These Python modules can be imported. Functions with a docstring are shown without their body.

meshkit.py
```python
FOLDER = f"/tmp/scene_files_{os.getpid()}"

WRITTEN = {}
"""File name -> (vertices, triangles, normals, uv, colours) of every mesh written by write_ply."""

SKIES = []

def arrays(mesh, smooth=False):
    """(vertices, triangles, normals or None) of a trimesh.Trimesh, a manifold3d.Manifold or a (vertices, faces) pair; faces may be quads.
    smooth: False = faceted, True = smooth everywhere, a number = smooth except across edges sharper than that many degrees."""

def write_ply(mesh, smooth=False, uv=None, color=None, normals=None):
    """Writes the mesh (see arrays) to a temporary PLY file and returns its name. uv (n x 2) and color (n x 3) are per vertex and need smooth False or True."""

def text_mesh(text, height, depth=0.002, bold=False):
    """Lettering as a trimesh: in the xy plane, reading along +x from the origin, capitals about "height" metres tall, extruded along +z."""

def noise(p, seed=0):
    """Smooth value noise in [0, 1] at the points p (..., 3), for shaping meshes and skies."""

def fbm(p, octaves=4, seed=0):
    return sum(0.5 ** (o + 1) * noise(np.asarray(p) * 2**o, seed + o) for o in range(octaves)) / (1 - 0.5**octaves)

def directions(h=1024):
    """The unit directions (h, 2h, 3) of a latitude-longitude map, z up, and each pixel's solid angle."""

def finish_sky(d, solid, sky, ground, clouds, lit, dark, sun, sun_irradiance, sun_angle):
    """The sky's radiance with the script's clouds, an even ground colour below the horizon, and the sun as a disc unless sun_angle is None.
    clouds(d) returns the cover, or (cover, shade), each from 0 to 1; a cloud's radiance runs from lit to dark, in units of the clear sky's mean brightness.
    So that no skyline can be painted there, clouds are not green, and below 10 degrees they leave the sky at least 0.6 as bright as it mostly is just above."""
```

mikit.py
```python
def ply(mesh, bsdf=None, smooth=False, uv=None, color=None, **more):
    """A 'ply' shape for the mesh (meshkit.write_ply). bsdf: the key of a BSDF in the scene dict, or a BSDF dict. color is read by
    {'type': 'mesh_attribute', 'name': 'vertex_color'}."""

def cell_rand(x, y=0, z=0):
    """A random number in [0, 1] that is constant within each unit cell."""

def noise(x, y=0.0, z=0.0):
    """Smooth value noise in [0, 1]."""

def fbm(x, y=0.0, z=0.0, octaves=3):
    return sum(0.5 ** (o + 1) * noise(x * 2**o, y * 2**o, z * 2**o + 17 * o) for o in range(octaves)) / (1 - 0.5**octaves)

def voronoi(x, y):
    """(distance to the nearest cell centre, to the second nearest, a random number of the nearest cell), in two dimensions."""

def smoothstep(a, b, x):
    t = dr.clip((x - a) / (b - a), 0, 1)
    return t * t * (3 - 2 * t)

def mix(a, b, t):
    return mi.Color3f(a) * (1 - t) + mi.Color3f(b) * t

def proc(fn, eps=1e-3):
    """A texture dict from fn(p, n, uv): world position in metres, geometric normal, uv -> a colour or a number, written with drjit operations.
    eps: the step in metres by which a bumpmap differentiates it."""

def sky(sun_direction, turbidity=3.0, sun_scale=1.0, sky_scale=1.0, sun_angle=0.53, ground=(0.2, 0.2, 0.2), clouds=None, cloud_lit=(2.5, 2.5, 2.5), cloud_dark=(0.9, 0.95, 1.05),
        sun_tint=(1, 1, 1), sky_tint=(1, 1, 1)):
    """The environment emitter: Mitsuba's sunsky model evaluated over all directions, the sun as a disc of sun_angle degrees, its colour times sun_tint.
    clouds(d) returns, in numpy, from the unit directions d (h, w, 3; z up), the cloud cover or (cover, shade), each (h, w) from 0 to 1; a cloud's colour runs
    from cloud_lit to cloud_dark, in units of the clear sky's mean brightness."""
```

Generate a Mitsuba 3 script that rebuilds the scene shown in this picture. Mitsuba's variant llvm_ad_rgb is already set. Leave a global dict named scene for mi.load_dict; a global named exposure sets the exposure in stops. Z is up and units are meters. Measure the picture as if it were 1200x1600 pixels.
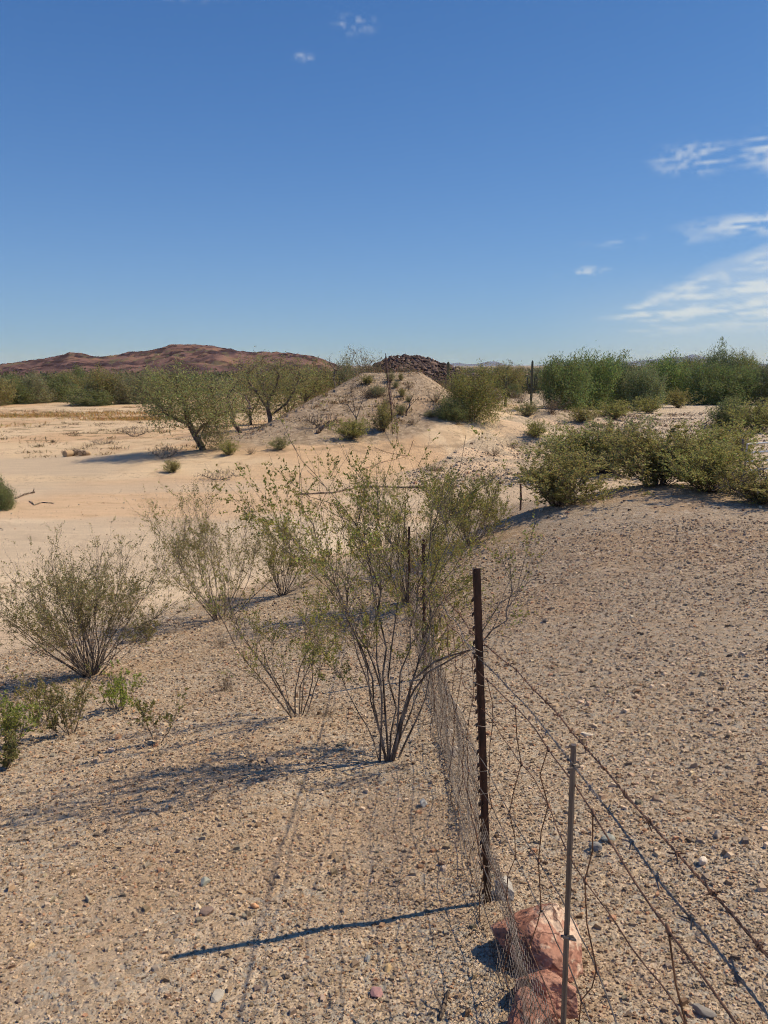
import math, random
import numpy as np, trimesh, drjit as dr, mitsuba as mi, mikit, meshkit
from mikit import proc, noise, fbm, voronoi, cell_rand, smoothstep, mix
from scipy.interpolate import RBFInterpolator
from scipy.spatial import cKDTree, ConvexHull
T = mi.ScalarTransform4f
PI = math.pi
scene, labels = {}, {}

# ------------------------------------------------------------------ camera, sky, exposure
EYE = np.array([0.0, 0.0, 1.5]); PITCH = math.radians(-11.0); HFOV = 54.0
scene['camera'] = {'type': 'perspective', 'fov': HFOV, 'fov_axis': 'x', 'near_clip': 0.05, 'far_clip': 60000.0,
                   'to_world': T().look_at(origin=EYE.tolist(), target=[0, math.cos(PITCH), 1.5 + math.sin(PITCH)], up=[0, 0, 1])}
exposure = 1.70
SUN = (1.05, 0.27, 1.32)

def clouds(d):
    az = np.degrees(np.arctan2(d[..., 0], d[..., 1])); el = np.degrees(np.arcsin(np.clip(d[..., 2], -1, 1)))
    ss = lambda a, b, x: (lambda t: t * t * (3 - 2 * t))(np.clip((x - a) / (b - a), 0, 1))
    P = np.stack([az * 0.16 + el * 0.12, el * 0.95 - az * 0.06, az * 0], -1)
    n = meshkit.fbm(P, 5, 3)
    Q = np.stack([az * 1.1, el * 2.6, az * 0 + 7], -1)
    f = meshkit.fbm(Q, 4, 9)
    def patch(a0, e0, ra, re, power=1.0):
        r = np.sqrt(((az - a0) / ra) ** 2 + ((el - e0) / re) ** 2)
        return ss(1.0, 0.25, r) ** power
    R = np.stack([az * 0.45 + el * 0.5, el * 3.6 - az * 0.25, az * 0 + 3], -1)
    w = meshkit.fbm(R, 6, 14)                                  # stretched wisps
    cells = meshkit.fbm(np.stack([az * 2.6 + el * .8, el * 4.2, az * 0 + 9], -1), 4, 19)
    top = 4.2 + np.clip((az - 16.5) / 9, 0, 1) * 3.6
    bankc = ss(top + .25, top - .9, el + 1.5 * (w - .5) + .8 * (f - .5)) * ss(1.2, 3.8, el + (w - .5)) * ss(15.0, 20.0, az + 5 * (w - .5)) * ss(150, 110, az)
    c = bankc * (.28 + .72 * ss(.36, .64, w * .75 + f * .25)) * .92
    c = np.maximum(c, 0.9 * patch(28, 9.0, 9, 1.0) * ss(0.40, 0.58, w * .6 + f * .4))
    c = np.maximum(c, 0.9 * patch(28.0, 13.3, 5.6, 2.0) * ss(0.40, 0.64, w * .7 + cells * .3))
    c = np.maximum(c, 0.5 * patch(21, 13.2, 3.6, 1.5) * ss(0.46, 0.68, w * .65 + cells * .35))
    c = np.maximum(c, 0.55 * patch(14.5, 6.3, 2.6, 0.7) * ss(0.47, 0.62, w * .7 + cells * .3))
    c = np.maximum(c, 0.3 * patch(19.0, 8.4, 6.0, 0.6) * ss(0.46, 0.62, w))
    c = np.maximum(c, 0.42 * patch(-2.0, 21.9, 2.0, 0.8) * ss(0.50, 0.74, w * .4 + cells * .6))
    c = np.maximum(c, 0.4 * patch(-5.5, 20.0, 0.9, 0.4) * ss(0.40, 0.64, w * .65 + cells * .35))
    c = np.maximum(c, 0.3 * patch(-14.0, 23.2, 4.5, 1.0) * ss(0.48, 0.7, w * .7 + cells * .3))
    c = np.maximum(c, 0.36 * ss(7.5, 1.0, el) * ss(8, 26, az) * ss(80, 50, az))
    veil = 0.40 * np.exp(-np.maximum(el, 0) / 5.0) + 0.20 * np.exp(-np.maximum(el, 0) / 13.0)     # dusty air low over the plain
    cover = 1 - (1 - c) * (1 - veil)
    return cover, (0.25 * c + 0.9 * veil) / np.maximum(c + veil, 1e-6)

scene['sky'] = mikit.sky(SUN, turbidity=3.5, clouds=clouds, ground=(0.30, 0.24, 0.17), cloud_lit=(4.0, 4.0, 4.0), cloud_dark=(2.15, 2.95, 3.4), sky_tint=(0.25, 0.54, 0.89), sun_tint=(1.03, 1.012, 0.95))

# ------------------------------------------------------------------ small helpers
def norm(v, axis=-1): return v / np.maximum(np.linalg.norm(v, axis=axis, keepdims=True), 1e-12)
def numbered(name):
    used = set(scene) | set(labels) | {k.rsplit('__', 1)[0] for k in scene if '__' in k} | {k.split('__')[0] for k in scene}
    if name not in used: return name
    i = 1
    while f'{name}_{i:03d}' in used: i += 1
    return f'{name}_{i:03d}'
def tag(key, label=None, cat=None, group=None, kind=None):
    d = labels.setdefault(key, {})
    for k, v in (('label', label), ('category', cat), ('group', group), ('kind', kind)):
        if v: d[k] = v
    return key
def thing(name, label, cat, group=None):
    return tag(numbered(name), label, cat, group)
def put(key, mesh, bsdf, **kw):
    scene[key] = mesh if isinstance(mesh, dict) else mikit.ply(mesh, bsdf, **kw)
    return key
def part(parent, name, mesh, bsdf, **kw): return put(numbered(parent + '__' + name), mesh, bsdf, **kw)
def bs(key, d): scene[key] = d
def two(d): return {'type': 'twosided', 'bsdf': d}

FPX = 600 / math.tan(math.radians(HFOV / 2))     # photograph's focal length in its own pixels, used only to survey positions
def ray(px, py):
    a, b, t = px - 600.0, 800.0 - py, -PITCH
    return np.array([a, FPX * math.cos(t) + b * math.sin(t), -FPX * math.sin(t) + b * math.cos(t)])
def depth_of(p): return p[1] * math.cos(PITCH) + (p[2] - EYE[2]) * math.sin(PITCH)

# ------------------------------------------------------------------ terrain
CTRL = [(0, 0, 0), (0, -6, .5), (-4, -4, .1), (6, -6, 1.0), (-12, -6, -.6), (14, -8, 1.2), (0, -20, .8), (-30, -20, -1), (30, -20, 1.2),
        (.4, 1, -.2), (.4, 2.6, -.56), (.39, 4.5, -.98), (.38, 6.74, -1.43), (-1, 2, -.52), (-3, 2, -.85), (-6, 3, -1.6), (-10, 4, -2.6), (-16, 4, -3.2),
        (2.5, 3, -.40), (3, 6, -.88), (3, 10, -1.28), (5, 10, -1.05), (5, 3, -.2), (8, 6, -.45), (12, 9, -.75), (1, 10.5, -1.95), (1.4, 13.5, -2.1), (2.0, 9, -1.4),
        (3.2, 16, -1.58), (4.6, 16.5, -1.38), (5.8, 17, -1.18), (7.8, 15, -1.15), (12, 14, -1.0), (20, 14, -1.0), (20, 0, .5), (30, 10, -.5),
        (5, 21.5, -2.35), (8, 22, -2.1), (13, 21, -2.1), (22, 22, -2.3), (6, 28, -3.0), (10, 30, -3.0), (18, 30, -3.05), (35, 25, -2.7), (3.3, 20, -2.6), (4, 25, -3.1),
        (-4.5, 9.1, -2.4), (-2.4, 11.8, -2.75), (-1, 5.4, -1.2), (-2, 7, -1.75), (0, 12, -2.35), (-7.5, 8, -2.75), (-.5, 15, -2.75), (.3, 18, -3.05),
        (-6.6, 12.3, -3.3), (-5.3, 13.4, -3.3), (-3.9, 15.0, -3.3), (-2.2, 17.2, -3.3), (0, 20.5, -3.3), (2.4, 24, -3.3), (-12, 10, -3.35), (-20, 8, -3.3),
        (-9, 16, -3.33), (-16, 18, -3.3), (-6, 20, -3.35), (-3, 24, -3.35), (-12, 25, -3.3), (-25, 22, -3.3), (-35, 30, -3.3),
        (0, 27, -3.35), (-9, 31, -3.28), (-5, 32, -3.28), (0, 33.2, -3.28), (3, 30, -3.35), (2, 36, -3.25), (6, 44, -3.2), (11, 56, -3.05), (5, 36, -3.2), (10, 45, -3.1), (14, 55, -3.0),
        (-9, 37.5, -2.75), (-4, 38.5, -2.5), (.4, 40, -2.46), (4, 43.5, -2.35), (8, 52, -2.05), (12, 61, -2.05), (15, 70, -2.4), (13, 56, -2.9), (18, 66, -2.85), (10, 66, -2.7),
        (-16, 34, -3.25), (-14, 44, -3.2), (-20, 45, -3.3), (-30, 50, -3.3), (-20, 60, -3.2), (-40, 60, -3.3), (-45, 80, -3.3), (-25, 80, -3.3), (-10, 60, -3.1), (-5, 70, -3.0),
        (18, 42, -3.0), (28, 45, -2.95), (24, 60, -2.85), (35, 65, -2.8), (40, 50, -2.9), (20, 75, -2.8), (0, 85, -3.0), (40, 90, -3), (-20, 100, -3.2), (20, 100, -3.1), (50, 30, -2), (-55, 40, -3.3), (-55, 100, -3.3), (55, 100, -3.1)]
CTRL = np.array(CTRL, float)
_rbf = RBFInterpolator(CTRL[:, :2] / 10, CTRL[:, 2], kernel='thin_plate_spline', smoothing=0.004)
AXIS = np.array([(-9.0, 38.8, -3.1), (-7.85, 40.5, -2.75), (-7.1, 42, -2.3), (-5.67, 44.5, -1.55), (-4.0, 47, -.8), (-2.5, 49.5, .2), (-1.1, 51.5, 1.0)])
def ssn(a, b, x):
    t = np.clip((x - a) / (b - a), 0, 1); return t * t * (3 - 2 * t)
def fb(x, y, s, o=3, seed=0): return meshkit.fbm(np.stack([np.asarray(x) * s, np.asarray(y) * s, np.asarray(x) * 0 + .5], -1), o, seed) - .5
def bank_edge(x): return np.minimum(20.2 + 1.25 * x, 24.5)
def ground(x, y, detail=True):
    x, y = np.asarray(x, float), np.asarray(y, float); sh = x.shape; x, y = x.ravel(), y.ravel()
    cx, cy = np.clip(x, -55, 55), np.clip(y, -20, 100)
    z = np.concatenate([_rbf(np.stack([cx[i:i + 40000], cy[i:i + 40000]], 1) / 10) for i in range(0, len(x), 40000)])
    far = ssn(70, 140, np.hypot(x, y))
    back = ssn(0, -60, y) * 1.0
    z = z * (1 - far) + far * (-3.2 + 1.5 * back)
    # berm: a ridge of dumped gravel
    best = np.full(len(x), -99.0)
    for a, b in zip(AXIS[:-1], AXIS[1:]):
        ab = b[:2] - a[:2]; t = np.clip(((x - a[0]) * ab[0] + (y - a[1]) * ab[1]) / (ab @ ab), 0, 1)
        dist = np.hypot(x - a[0] - t * ab[0], y - a[1] - t * ab[1])
        best = np.maximum(best, a[2] + t * (b[2] - a[2]) - np.where((x - a[0]) * ab[1] - (y - a[1]) * ab[0] > 0, .30, .52) * (np.sqrt(dist ** 2 + .3) - .548))
    side = np.where(x < .4, .56 * np.maximum(-1.2 - x, 0), .66 * np.maximum(x - 2.3, 0))
    fore = np.where(y < 52, .30 * (52 - y), .42 * (y - 53.5).clip(0))
    nose = 1.2 - np.sqrt(side ** 2 + fore ** 2 + .02)
    best = np.maximum(best, nose) + .30 * fb(x, y, .22, 3, 5) * ssn(3, 0, np.abs(best - nose) * 0 + nose) 
    k = .22; h = np.clip(.5 + .5 * (best - z) / k, 0, 1)
    z = z * (1 - h) + best * h + k * h * (1 - h)
    # earth banked up along the right side of the fence mesh
    z = z + .03 * (.1 + 1.8 * (fb(y * 0, y, 1.3, 2, 12) + .5)) * ssn(.33, .40, x + .05 * fb(x, y, 1.7, 2, 8)) * ssn(1.4, .7, x) * ssn(3.0, 3.4, y) * ssn(7.5, 6.0, y)
    if detail:
        near = ssn(60, 15, np.hypot(x, y))
        bank = ssn(.8, -.8, y - bank_edge(x))
        z = z + bank * near * (.10 * fb(x, y, .7, 3, 1) + .035 * fb(x, y, 4.0, 3, 2))
        wash = (1 - bank) * ssn(140, 60, np.hypot(x, y))
        z = z + wash * (.16 * fb(x, y, .16, 3, 3) + .03 * fb(x, y * 1.7, 1.3, 3, 4))
        # low eroded ledges in the gravel bed on the right
        toe = np.where(x < 0, 33.2 + .25 * x, 33.2 + 1.3 * x + .08 * x * x)
        bed = ssn(.2, .7, toe - y + .6 * fb(x, y, .6, 2, 9)) * ssn(.2, 2.5, x) * ssn(27, 31, y) * ssn(75, 60, y)
        z = z + bed * (.30 * np.round(3 * (fb(x, y, .12, 2, 6) + .5)) / 3 - .04 + .12 * fb(x, y, .8, 3, 7))
    return z.reshape(sh)
def gz(x, y): return float(ground(np.array([x]), np.array([y]))[0])
def survey(px, py):
    """The point of the terrain seen at a pixel of the photograph."""
    d = norm(ray(px, py)); s = np.geomspace(1.5, 260, 1400)
    q = EYE + d * s[:, None]; below = q[:, 2] < ground(q[:, 0], q[:, 1], False)
    if not below.any(): q = q[-1]; return np.array([q[0], q[1], gz(q[0], q[1])])
    i = int(np.argmax(below)); lo, hi = s[max(i - 1, 0)], s[i]
    for _ in range(12):
        m = (lo + hi) / 2; p = EYE + d * m
        if p[2] < gz(p[0], p[1]): hi = m
        else: lo = m
    p = EYE + d * hi
    return np.array([p[0], p[1], gz(p[0], p[1])])
def at_y(px, py, y):
    d = ray(px, py); return EYE + d * (y / d[1])

th = np.radians(np.concatenate([np.linspace(-180, -40, 30)[:-1], np.linspace(-40, -34, 10)[:-1], np.linspace(-34, 34, 400), np.linspace(34, 40, 10)[1:], np.linspace(40, 180, 30)[1:]]))
rr = np.concatenate([[0.02], np.geomspace(.2, 1.4, 14)[:-1], np.geomspace(1.4, 75, 340), np.geomspace(75, 20000, 60)[1:]])
RG, TG = np.meshgrid(rr, th, indexing='ij')
X, Y = RG * np.sin(TG), RG * np.cos(TG)
Z = ground(X, Y)
idx = np.arange(X.size).reshape(X.shape)
q = np.stack([idx[:-1, :-1], idx[:-1, 1:], idx[1:, 1:], idx[1:, :-1]], -1).reshape(-1, 4)[:, ::-1]
gmesh = (np.stack([X, Y, Z], -1).reshape(-1, 3), q)

# ------------------------------------------------------------------ materials
def lerp3(a, b, t): return mix(a, b, t)
def zones(p):
    wob = fbm(p.x * .35, p.y * .35, 3.0, 3) - .5
    wob2 = fbm(p.x * 1.6, p.y * 1.6, 5.0, 3) - .5
    bank = smoothstep(.7, -.7, p.y - dr.minimum(20.2 + 1.25 * p.x, 24.5) + 2.2 * wob + .8 * wob2)
    yfoot = dr.select(p.x < 0, 39.6 + .27 * p.x, 39.6 + .6 * p.x + .11 * p.x * p.x)
    berm = smoothstep(-2.72, -2.5, p.z + .35 * wob + .25 * wob2) * smoothstep(-.5, .5, p.y - yfoot + 1.2 * wob2) * smoothstep(80, 70, p.y) * smoothstep(9, 6.5, p.x) * smoothstep(-14, -11, p.x)
    toe = dr.select(p.x < 0, 33.2 + .25 * p.x, 33.2 + 1.3 * p.x + .08 * p.x * p.x)
    bed = smoothstep(.1, .6, toe - p.y + .7 * wob) * smoothstep(.0, 1.6, p.x + 1.5 * wob) * smoothstep(28, 31, p.y + 3 * wob)
    bed = dr.maximum(bed, smoothstep(14, 17, p.x) * smoothstep(26, 30, p.y))
    return wob, wob2, bank, berm, bed
def ground_color(p, n, uv):
    wob, wob2, bank, berm, bed = zones(p)
    d1, e1, r1 = voronoi(p.x * 32, p.y * 32)
    d2, e2, r2 = voronoi(p.x * 85 + 7, p.y * 85)
    d3, e3, r3 = voronoi(p.x * 9 + 3, p.y * 9)
    fine = noise(p.x * 300, p.y * 300)
    soil = lerp3((.355, .26, .18), (.425, .325, .235), smoothstep(.3, .7, fbm(p.x * 1.3, p.y * 1.3, 1, 3)))
    st = lerp3((.29, .23, .165), (.56, .47, .36), r1)
    st = lerp3(st, (.36, .345, .30), smoothstep(.55, .8, cell_rand(r1 * 9991, 3, 1)) * .8)
    st2 = lerp3((.28, .21, .14), (.53, .42, .30), r2)
    dens = smoothstep(.25, .62, fbm(p.x * .9, p.y * .9, 8, 3))
    g = lerp3(soil, st2, smoothstep(.02, .12, e2 - d2) * .75)
    g = lerp3(g, st, smoothstep(.02, .10, e1 - d1) * smoothstep(.75, .35, r3 * .5 + (1 - dens) * .5) * .9)
    g = g * (.80 + .40 * fine) * lerp3((1, 1, 1), (.62, .58, .55), smoothstep(.62, .8, noise(p.x * 46, p.y * 46 + 5)) * smoothstep(5, 10, p.y))
    big = lerp3((.28, .22, .17), (.6, .52, .42), r3)
    g = lerp3(g, big, smoothstep(.12, .2, e3 - d3) * smoothstep(.82, .9, cell_rand(r3 * 7919, 1, 2)) * smoothstep(6, 11, p.y) * .8)
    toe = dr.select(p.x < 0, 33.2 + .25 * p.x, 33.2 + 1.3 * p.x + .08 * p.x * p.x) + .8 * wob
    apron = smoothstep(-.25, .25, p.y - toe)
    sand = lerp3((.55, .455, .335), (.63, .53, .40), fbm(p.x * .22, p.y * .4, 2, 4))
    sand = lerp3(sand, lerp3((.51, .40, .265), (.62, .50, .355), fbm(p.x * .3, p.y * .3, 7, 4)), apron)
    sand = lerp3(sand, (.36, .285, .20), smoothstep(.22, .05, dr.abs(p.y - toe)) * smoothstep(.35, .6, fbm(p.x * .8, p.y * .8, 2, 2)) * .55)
    rill = smoothstep(.055, .0, dr.abs(fbm(p.x * .55 + 2 * wob, p.y * .16, 3, 4) - .5))
    sand = lerp3(sand, (.40, .285, .18), rill * apron * .42)
    crack = smoothstep(.022, .004, dr.abs(fbm(p.x * .21, p.y * .33 + 7, 3, 4) - .5))
    sand = lerp3(sand, (.34, .255, .17), crack * (1 - .4 * apron) * .6)
    peb_ = smoothstep(.70, .78, noise(p.x * 7, p.y * 7)) * smoothstep(.45, .6, fbm(p.x * .4, p.y * .4, 9, 3))
    sand = lerp3(sand, (.30, .23, .16), peb_ * .5)
    sand = lerp3(sand, (.50, .345, .215), smoothstep(.46, .62, fbm(p.x * .13 + 3, p.y * .2, 4, 3)) * .65)
    grey = smoothstep(33, 29, p.y + 2 * wob) * smoothstep(.40, .56, fbm(p.x * .12, p.y * .19 + 9, 6, 3)) * .75
    road = smoothstep(4.6, 2.2, dr.abs(p.y - 36 + .25 * (p.x + 15) + 3 * wob)) * smoothstep(-10.5, -13, p.x)
    sand = lerp3(sand, (.47, .39, .295), dr.maximum(grey, road * .9))
    sand = sand * (.93 + .14 * noise(p.x * 40, p.y * 40)) * (.9 + .2 * fbm(p.x * 1.1, p.y * 5.5, 2, 3))
    litter = smoothstep(.60, .70, fbm(p.x * .7, p.y * 1.1, 11, 4)) * smoothstep(38, 52, p.y) * smoothstep(-8, -12, p.x)
    sand = lerp3(sand, (.24, .175, .11), litter * .7)
    bedc = lerp3((.33, .27, .20), (.45, .38, .29), r3)
    bedc = lerp3(bedc, (.55, .43, .31), smoothstep(.5, .66, fbm(p.x * .25, p.y * .7, 5, 3)))
    bedc = lerp3(bedc, (.50, .43, .34), smoothstep(15, 19, p.x) * .7)
    bedc = bedc * (.85 + .3 * noise(p.x * 11, p.y * 11))
    bermc = lerp3((.285, .225, .165), (.41, .335, .25), smoothstep(.3, .7, fbm(p.x * 5, p.y * 5, 1, 4)))
    bermc = lerp3(bermc, (.20, .145, .10), smoothstep(.62, .74, noise(p.x * 5 + 3, p.y * 5)) * .4)
    bermc = lerp3(bermc, (.20, .16, .11), smoothstep(.045, 0, dr.abs(fbm(p.x * .7 + wob, p.y * .12, 4, 3) - .5)) * .4)
    bermc = lerp3(bermc, (.45, .325, .215), smoothstep(.55, .7, fbm(p.x * .35, p.y * .35, 6, 3)) * .45)
    bermc = bermc * (.88 + .24 * noise(p.x * 9, p.y * 9))
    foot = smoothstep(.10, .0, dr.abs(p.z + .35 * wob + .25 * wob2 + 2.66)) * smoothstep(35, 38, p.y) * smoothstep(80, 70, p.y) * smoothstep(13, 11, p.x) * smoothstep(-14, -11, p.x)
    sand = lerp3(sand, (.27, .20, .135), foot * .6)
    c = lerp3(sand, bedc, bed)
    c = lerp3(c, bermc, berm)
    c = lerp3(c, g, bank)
    r = dr.sqrt(p.x * p.x + p.y * p.y)
    plain = lerp3((.30, .235, .165), (.10, .105, .06), smoothstep(.42, .58, fbm(p.x * .012, p.y * .012, 1, 4)))
    plain = lerp3(plain, (.50, .42, .28), smoothstep(.62, .68, fbm(p.x * .0014 + 5, p.y * .0011, 3, 2)))
    return lerp3(c, plain, smoothstep(95, 160, r))
def ground_bump(p, n, uv):
    wob, wob2, bank, berm, bed = zones(p)
    d1, e1, r1 = voronoi(p.x * 32, p.y * 32)
    d2, e2, r2 = voronoi(p.x * 85 + 7, p.y * 85)
    d3, e3, r3 = voronoi(p.x * 9 + 3, p.y * 9)
    peb = .0035 * (.3 + r1) * smoothstep(0, .45, e1 - d1) * smoothstep(.35, .6, r1) + .003 * smoothstep(0, .5, e2 - d2) * r2 + .004 * noise(p.x * 140, p.y * 140) + .012 * smoothstep(0, .3, e3 - d3) * smoothstep(.6, .8, r3)
    far = .05 * fbm(p.x * 3.1, p.y * 3.1, 1, 4) * (berm + bed)
    snd = .006 * fbm(p.x * 9, p.y * 14, 1, 3)
    return peb * bank + (1 - bank) * snd + far * (1 - bank)
bs('ground_mat', two({'type': 'bumpmap', 'scale': 1.0, 'tex': proc(ground_bump, 2.5e-3), 'bsdf': {'type': 'diffuse', 'reflectance': proc(ground_color)}}))
put('ground', gmesh, 'ground_mat', smooth=True); tag('ground', 'tan gravel bank falling to a pale sandy wash and desert plain', None, None, 'structure')
VC = {'type': 'mesh_attribute', 'name': 'vertex_color'}
bs('stone_mat', two({'type': 'principled', 'base_color': VC, 'roughness': .85, 'specular': .25}))
bs('leaf_mat', two({'type': 'principled', 'base_color': VC, 'roughness': .55, 'specular': .4}) if False else {'type': 'principledthin', 'base_color': VC, 'roughness': .55, 'diff_trans': .75, 'eta': 1.22})
def bark_c(p, n, uv): return lerp3((.085, .062, .048), (.25, .20, .165), smoothstep(.3, .7, fbm(p.x * 14, p.y * 14, p.z * 9, 3)))
bs('bark_mat', two({'type': 'diffuse', 'reflectance': proc(bark_c)}))
def twig_c(p, n, uv): return lerp3((.10, .078, .062), (.30, .255, .21), smoothstep(.25, .75, fbm(p.x * 30, p.y * 30, p.z * 12, 2)))
bs('twig_mat', two({'type': 'diffuse', 'reflectance': proc(twig_c)}))
def dead_c(p, n, uv): return lerp3((.11, .085, .065), (.36, .31, .26), smoothstep(.3, .75, fbm(p.x * 8, p.y * 8, p.z * 6, 3)))
bs('dead_mat', two({'type': 'diffuse', 'reflectance': proc(dead_c)}))
def rust_c(p, n, uv):
    c = lerp3((.035, .020, .016), (.09, .042, .028), smoothstep(.3, .7, fbm(p.x * 60, p.y * 60, p.z * 14, 3)))
    return lerp3(c, (.17, .085, .05), smoothstep(.62, .75, fbm(p.x * 130, p.y * 130, p.z * 60, 2)) * .6)
bs('post_mat', two({'type': 'principled', 'base_color': proc(rust_c), 'roughness': .55, 'specular': .45, 'metallic': .15}))
def wire_c(p, n, uv): return lerp3((.085, .045, .03), (.21, .115, .07), smoothstep(.3, .7, fbm(p.x * 50, p.y * 50, p.z * 50, 2)))
bs('rusty_wire_mat', two({'type': 'principled', 'base_color': proc(wire_c), 'roughness': .5, 'metallic': .35}))
def gwire_c(p, n, uv): return lerp3((.11, .09, .075), (.24, .215, .195), smoothstep(.35, .65, fbm(p.x * 30, p.y * 30, p.z * 30, 2)))
bs('grey_wire_mat', two({'type': 'principled', 'base_color': proc(gwire_c), 'roughness': .45, 'metallic': .5}))
bs('steel_mat', two({'type': 'principled', 'base_color': proc(lambda p, n, uv: lerp3((.085, .07, .062), (.20, .175, .16), fbm(p.x * 70, p.y * 70, p.z * 12, 3))), 'roughness': .5, 'metallic': .45}))
bs('gate_mat', two({'type': 'principled', 'base_color': {'type': 'rgb', 'value': [.55, .56, .56]}, 'roughness': .4, 'metallic': .5}))
def red_c(p, n, uv):
    a = fbm(p.x * 9, p.y * 9, p.z * 9, 4)
    c = lerp3((.31, .155, .115), (.43, .245, .185), smoothstep(.35, .65, a))
    c = lerp3(c, (.62, .48, .37), smoothstep(.53, .62, .6 * fbm(p.x * 5 + 2, p.y * 5, p.z * 5 + 4, 4) + .4 * fbm(p.x * 40, p.y * 40, p.z * 40, 3) + .7 * (p.x - .57)))
    c = lerp3(c, (.13, .07, .055), smoothstep(.022, .004, dr.abs(fbm(p.x * 11 + 3, p.y * 11, p.z * 11, 4) - .5)) * .8)
    c = c * (.86 + .28 * noise(p.x * 160, p.y * 160, p.z * 160))
    return lerp3(c, (.15, .075, .06), smoothstep(.56, .68, fbm(p.x * 28, p.y * 28, p.z * 28, 3)) * .7)
bs('red_rock_mat', two({'type': 'bumpmap', 'scale': 1.0, 'tex': proc(lambda p, n, uv: .022 * fbm(p.x * 34, p.y * 34, p.z * 34, 5), 1e-3), 'bsdf': {'type': 'diffuse', 'reflectance': proc(red_c)}}))
bs('stone_grey_mat', two({'type': 'diffuse', 'reflectance': proc(lambda p, n, uv: lerp3((.30, .29, .265), (.48, .46, .42), fbm(p.x * 30, p.y * 30, p.z * 30, 3)))}))
def hill_c(p, n, uv):
    a = fbm(p.x * .09, p.z * .16, p.y * .012, 6)
    c = lerp3((.082, .055, .057), (.18, .112, .10), smoothstep(.40, .58, a))
    c = lerp3(c, (.27, .17, .115), smoothstep(.56, .66, fbm(p.x * .07 + 4, p.z * .12, p.y * .012, 5)) * .5)
    c = lerp3(c, (.035, .024, .026), smoothstep(.52, .62, fbm(p.x * .16, p.z * .3, p.y * .02, 4)) * .7)
    return lerp3(c, (.13, .125, .07), smoothstep(.6, .7, noise(p.x * .28, p.z * .4, p.y * .03)) * smoothstep(.45, .6, fbm(p.x * .01, p.y * .01, 2, 2)) * .7)
bs('hill_mat', two({'type': 'diffuse', 'reflectance': proc(hill_c)}))
bs('far_mountain_mat', two({'type': 'diffuse', 'reflectance': proc(lambda p, n, uv: lerp3((.085, .075, .07), (.15, .125, .11), fbm(p.x * .004, p.y * .004, p.z * .01, 4)))}))
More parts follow.
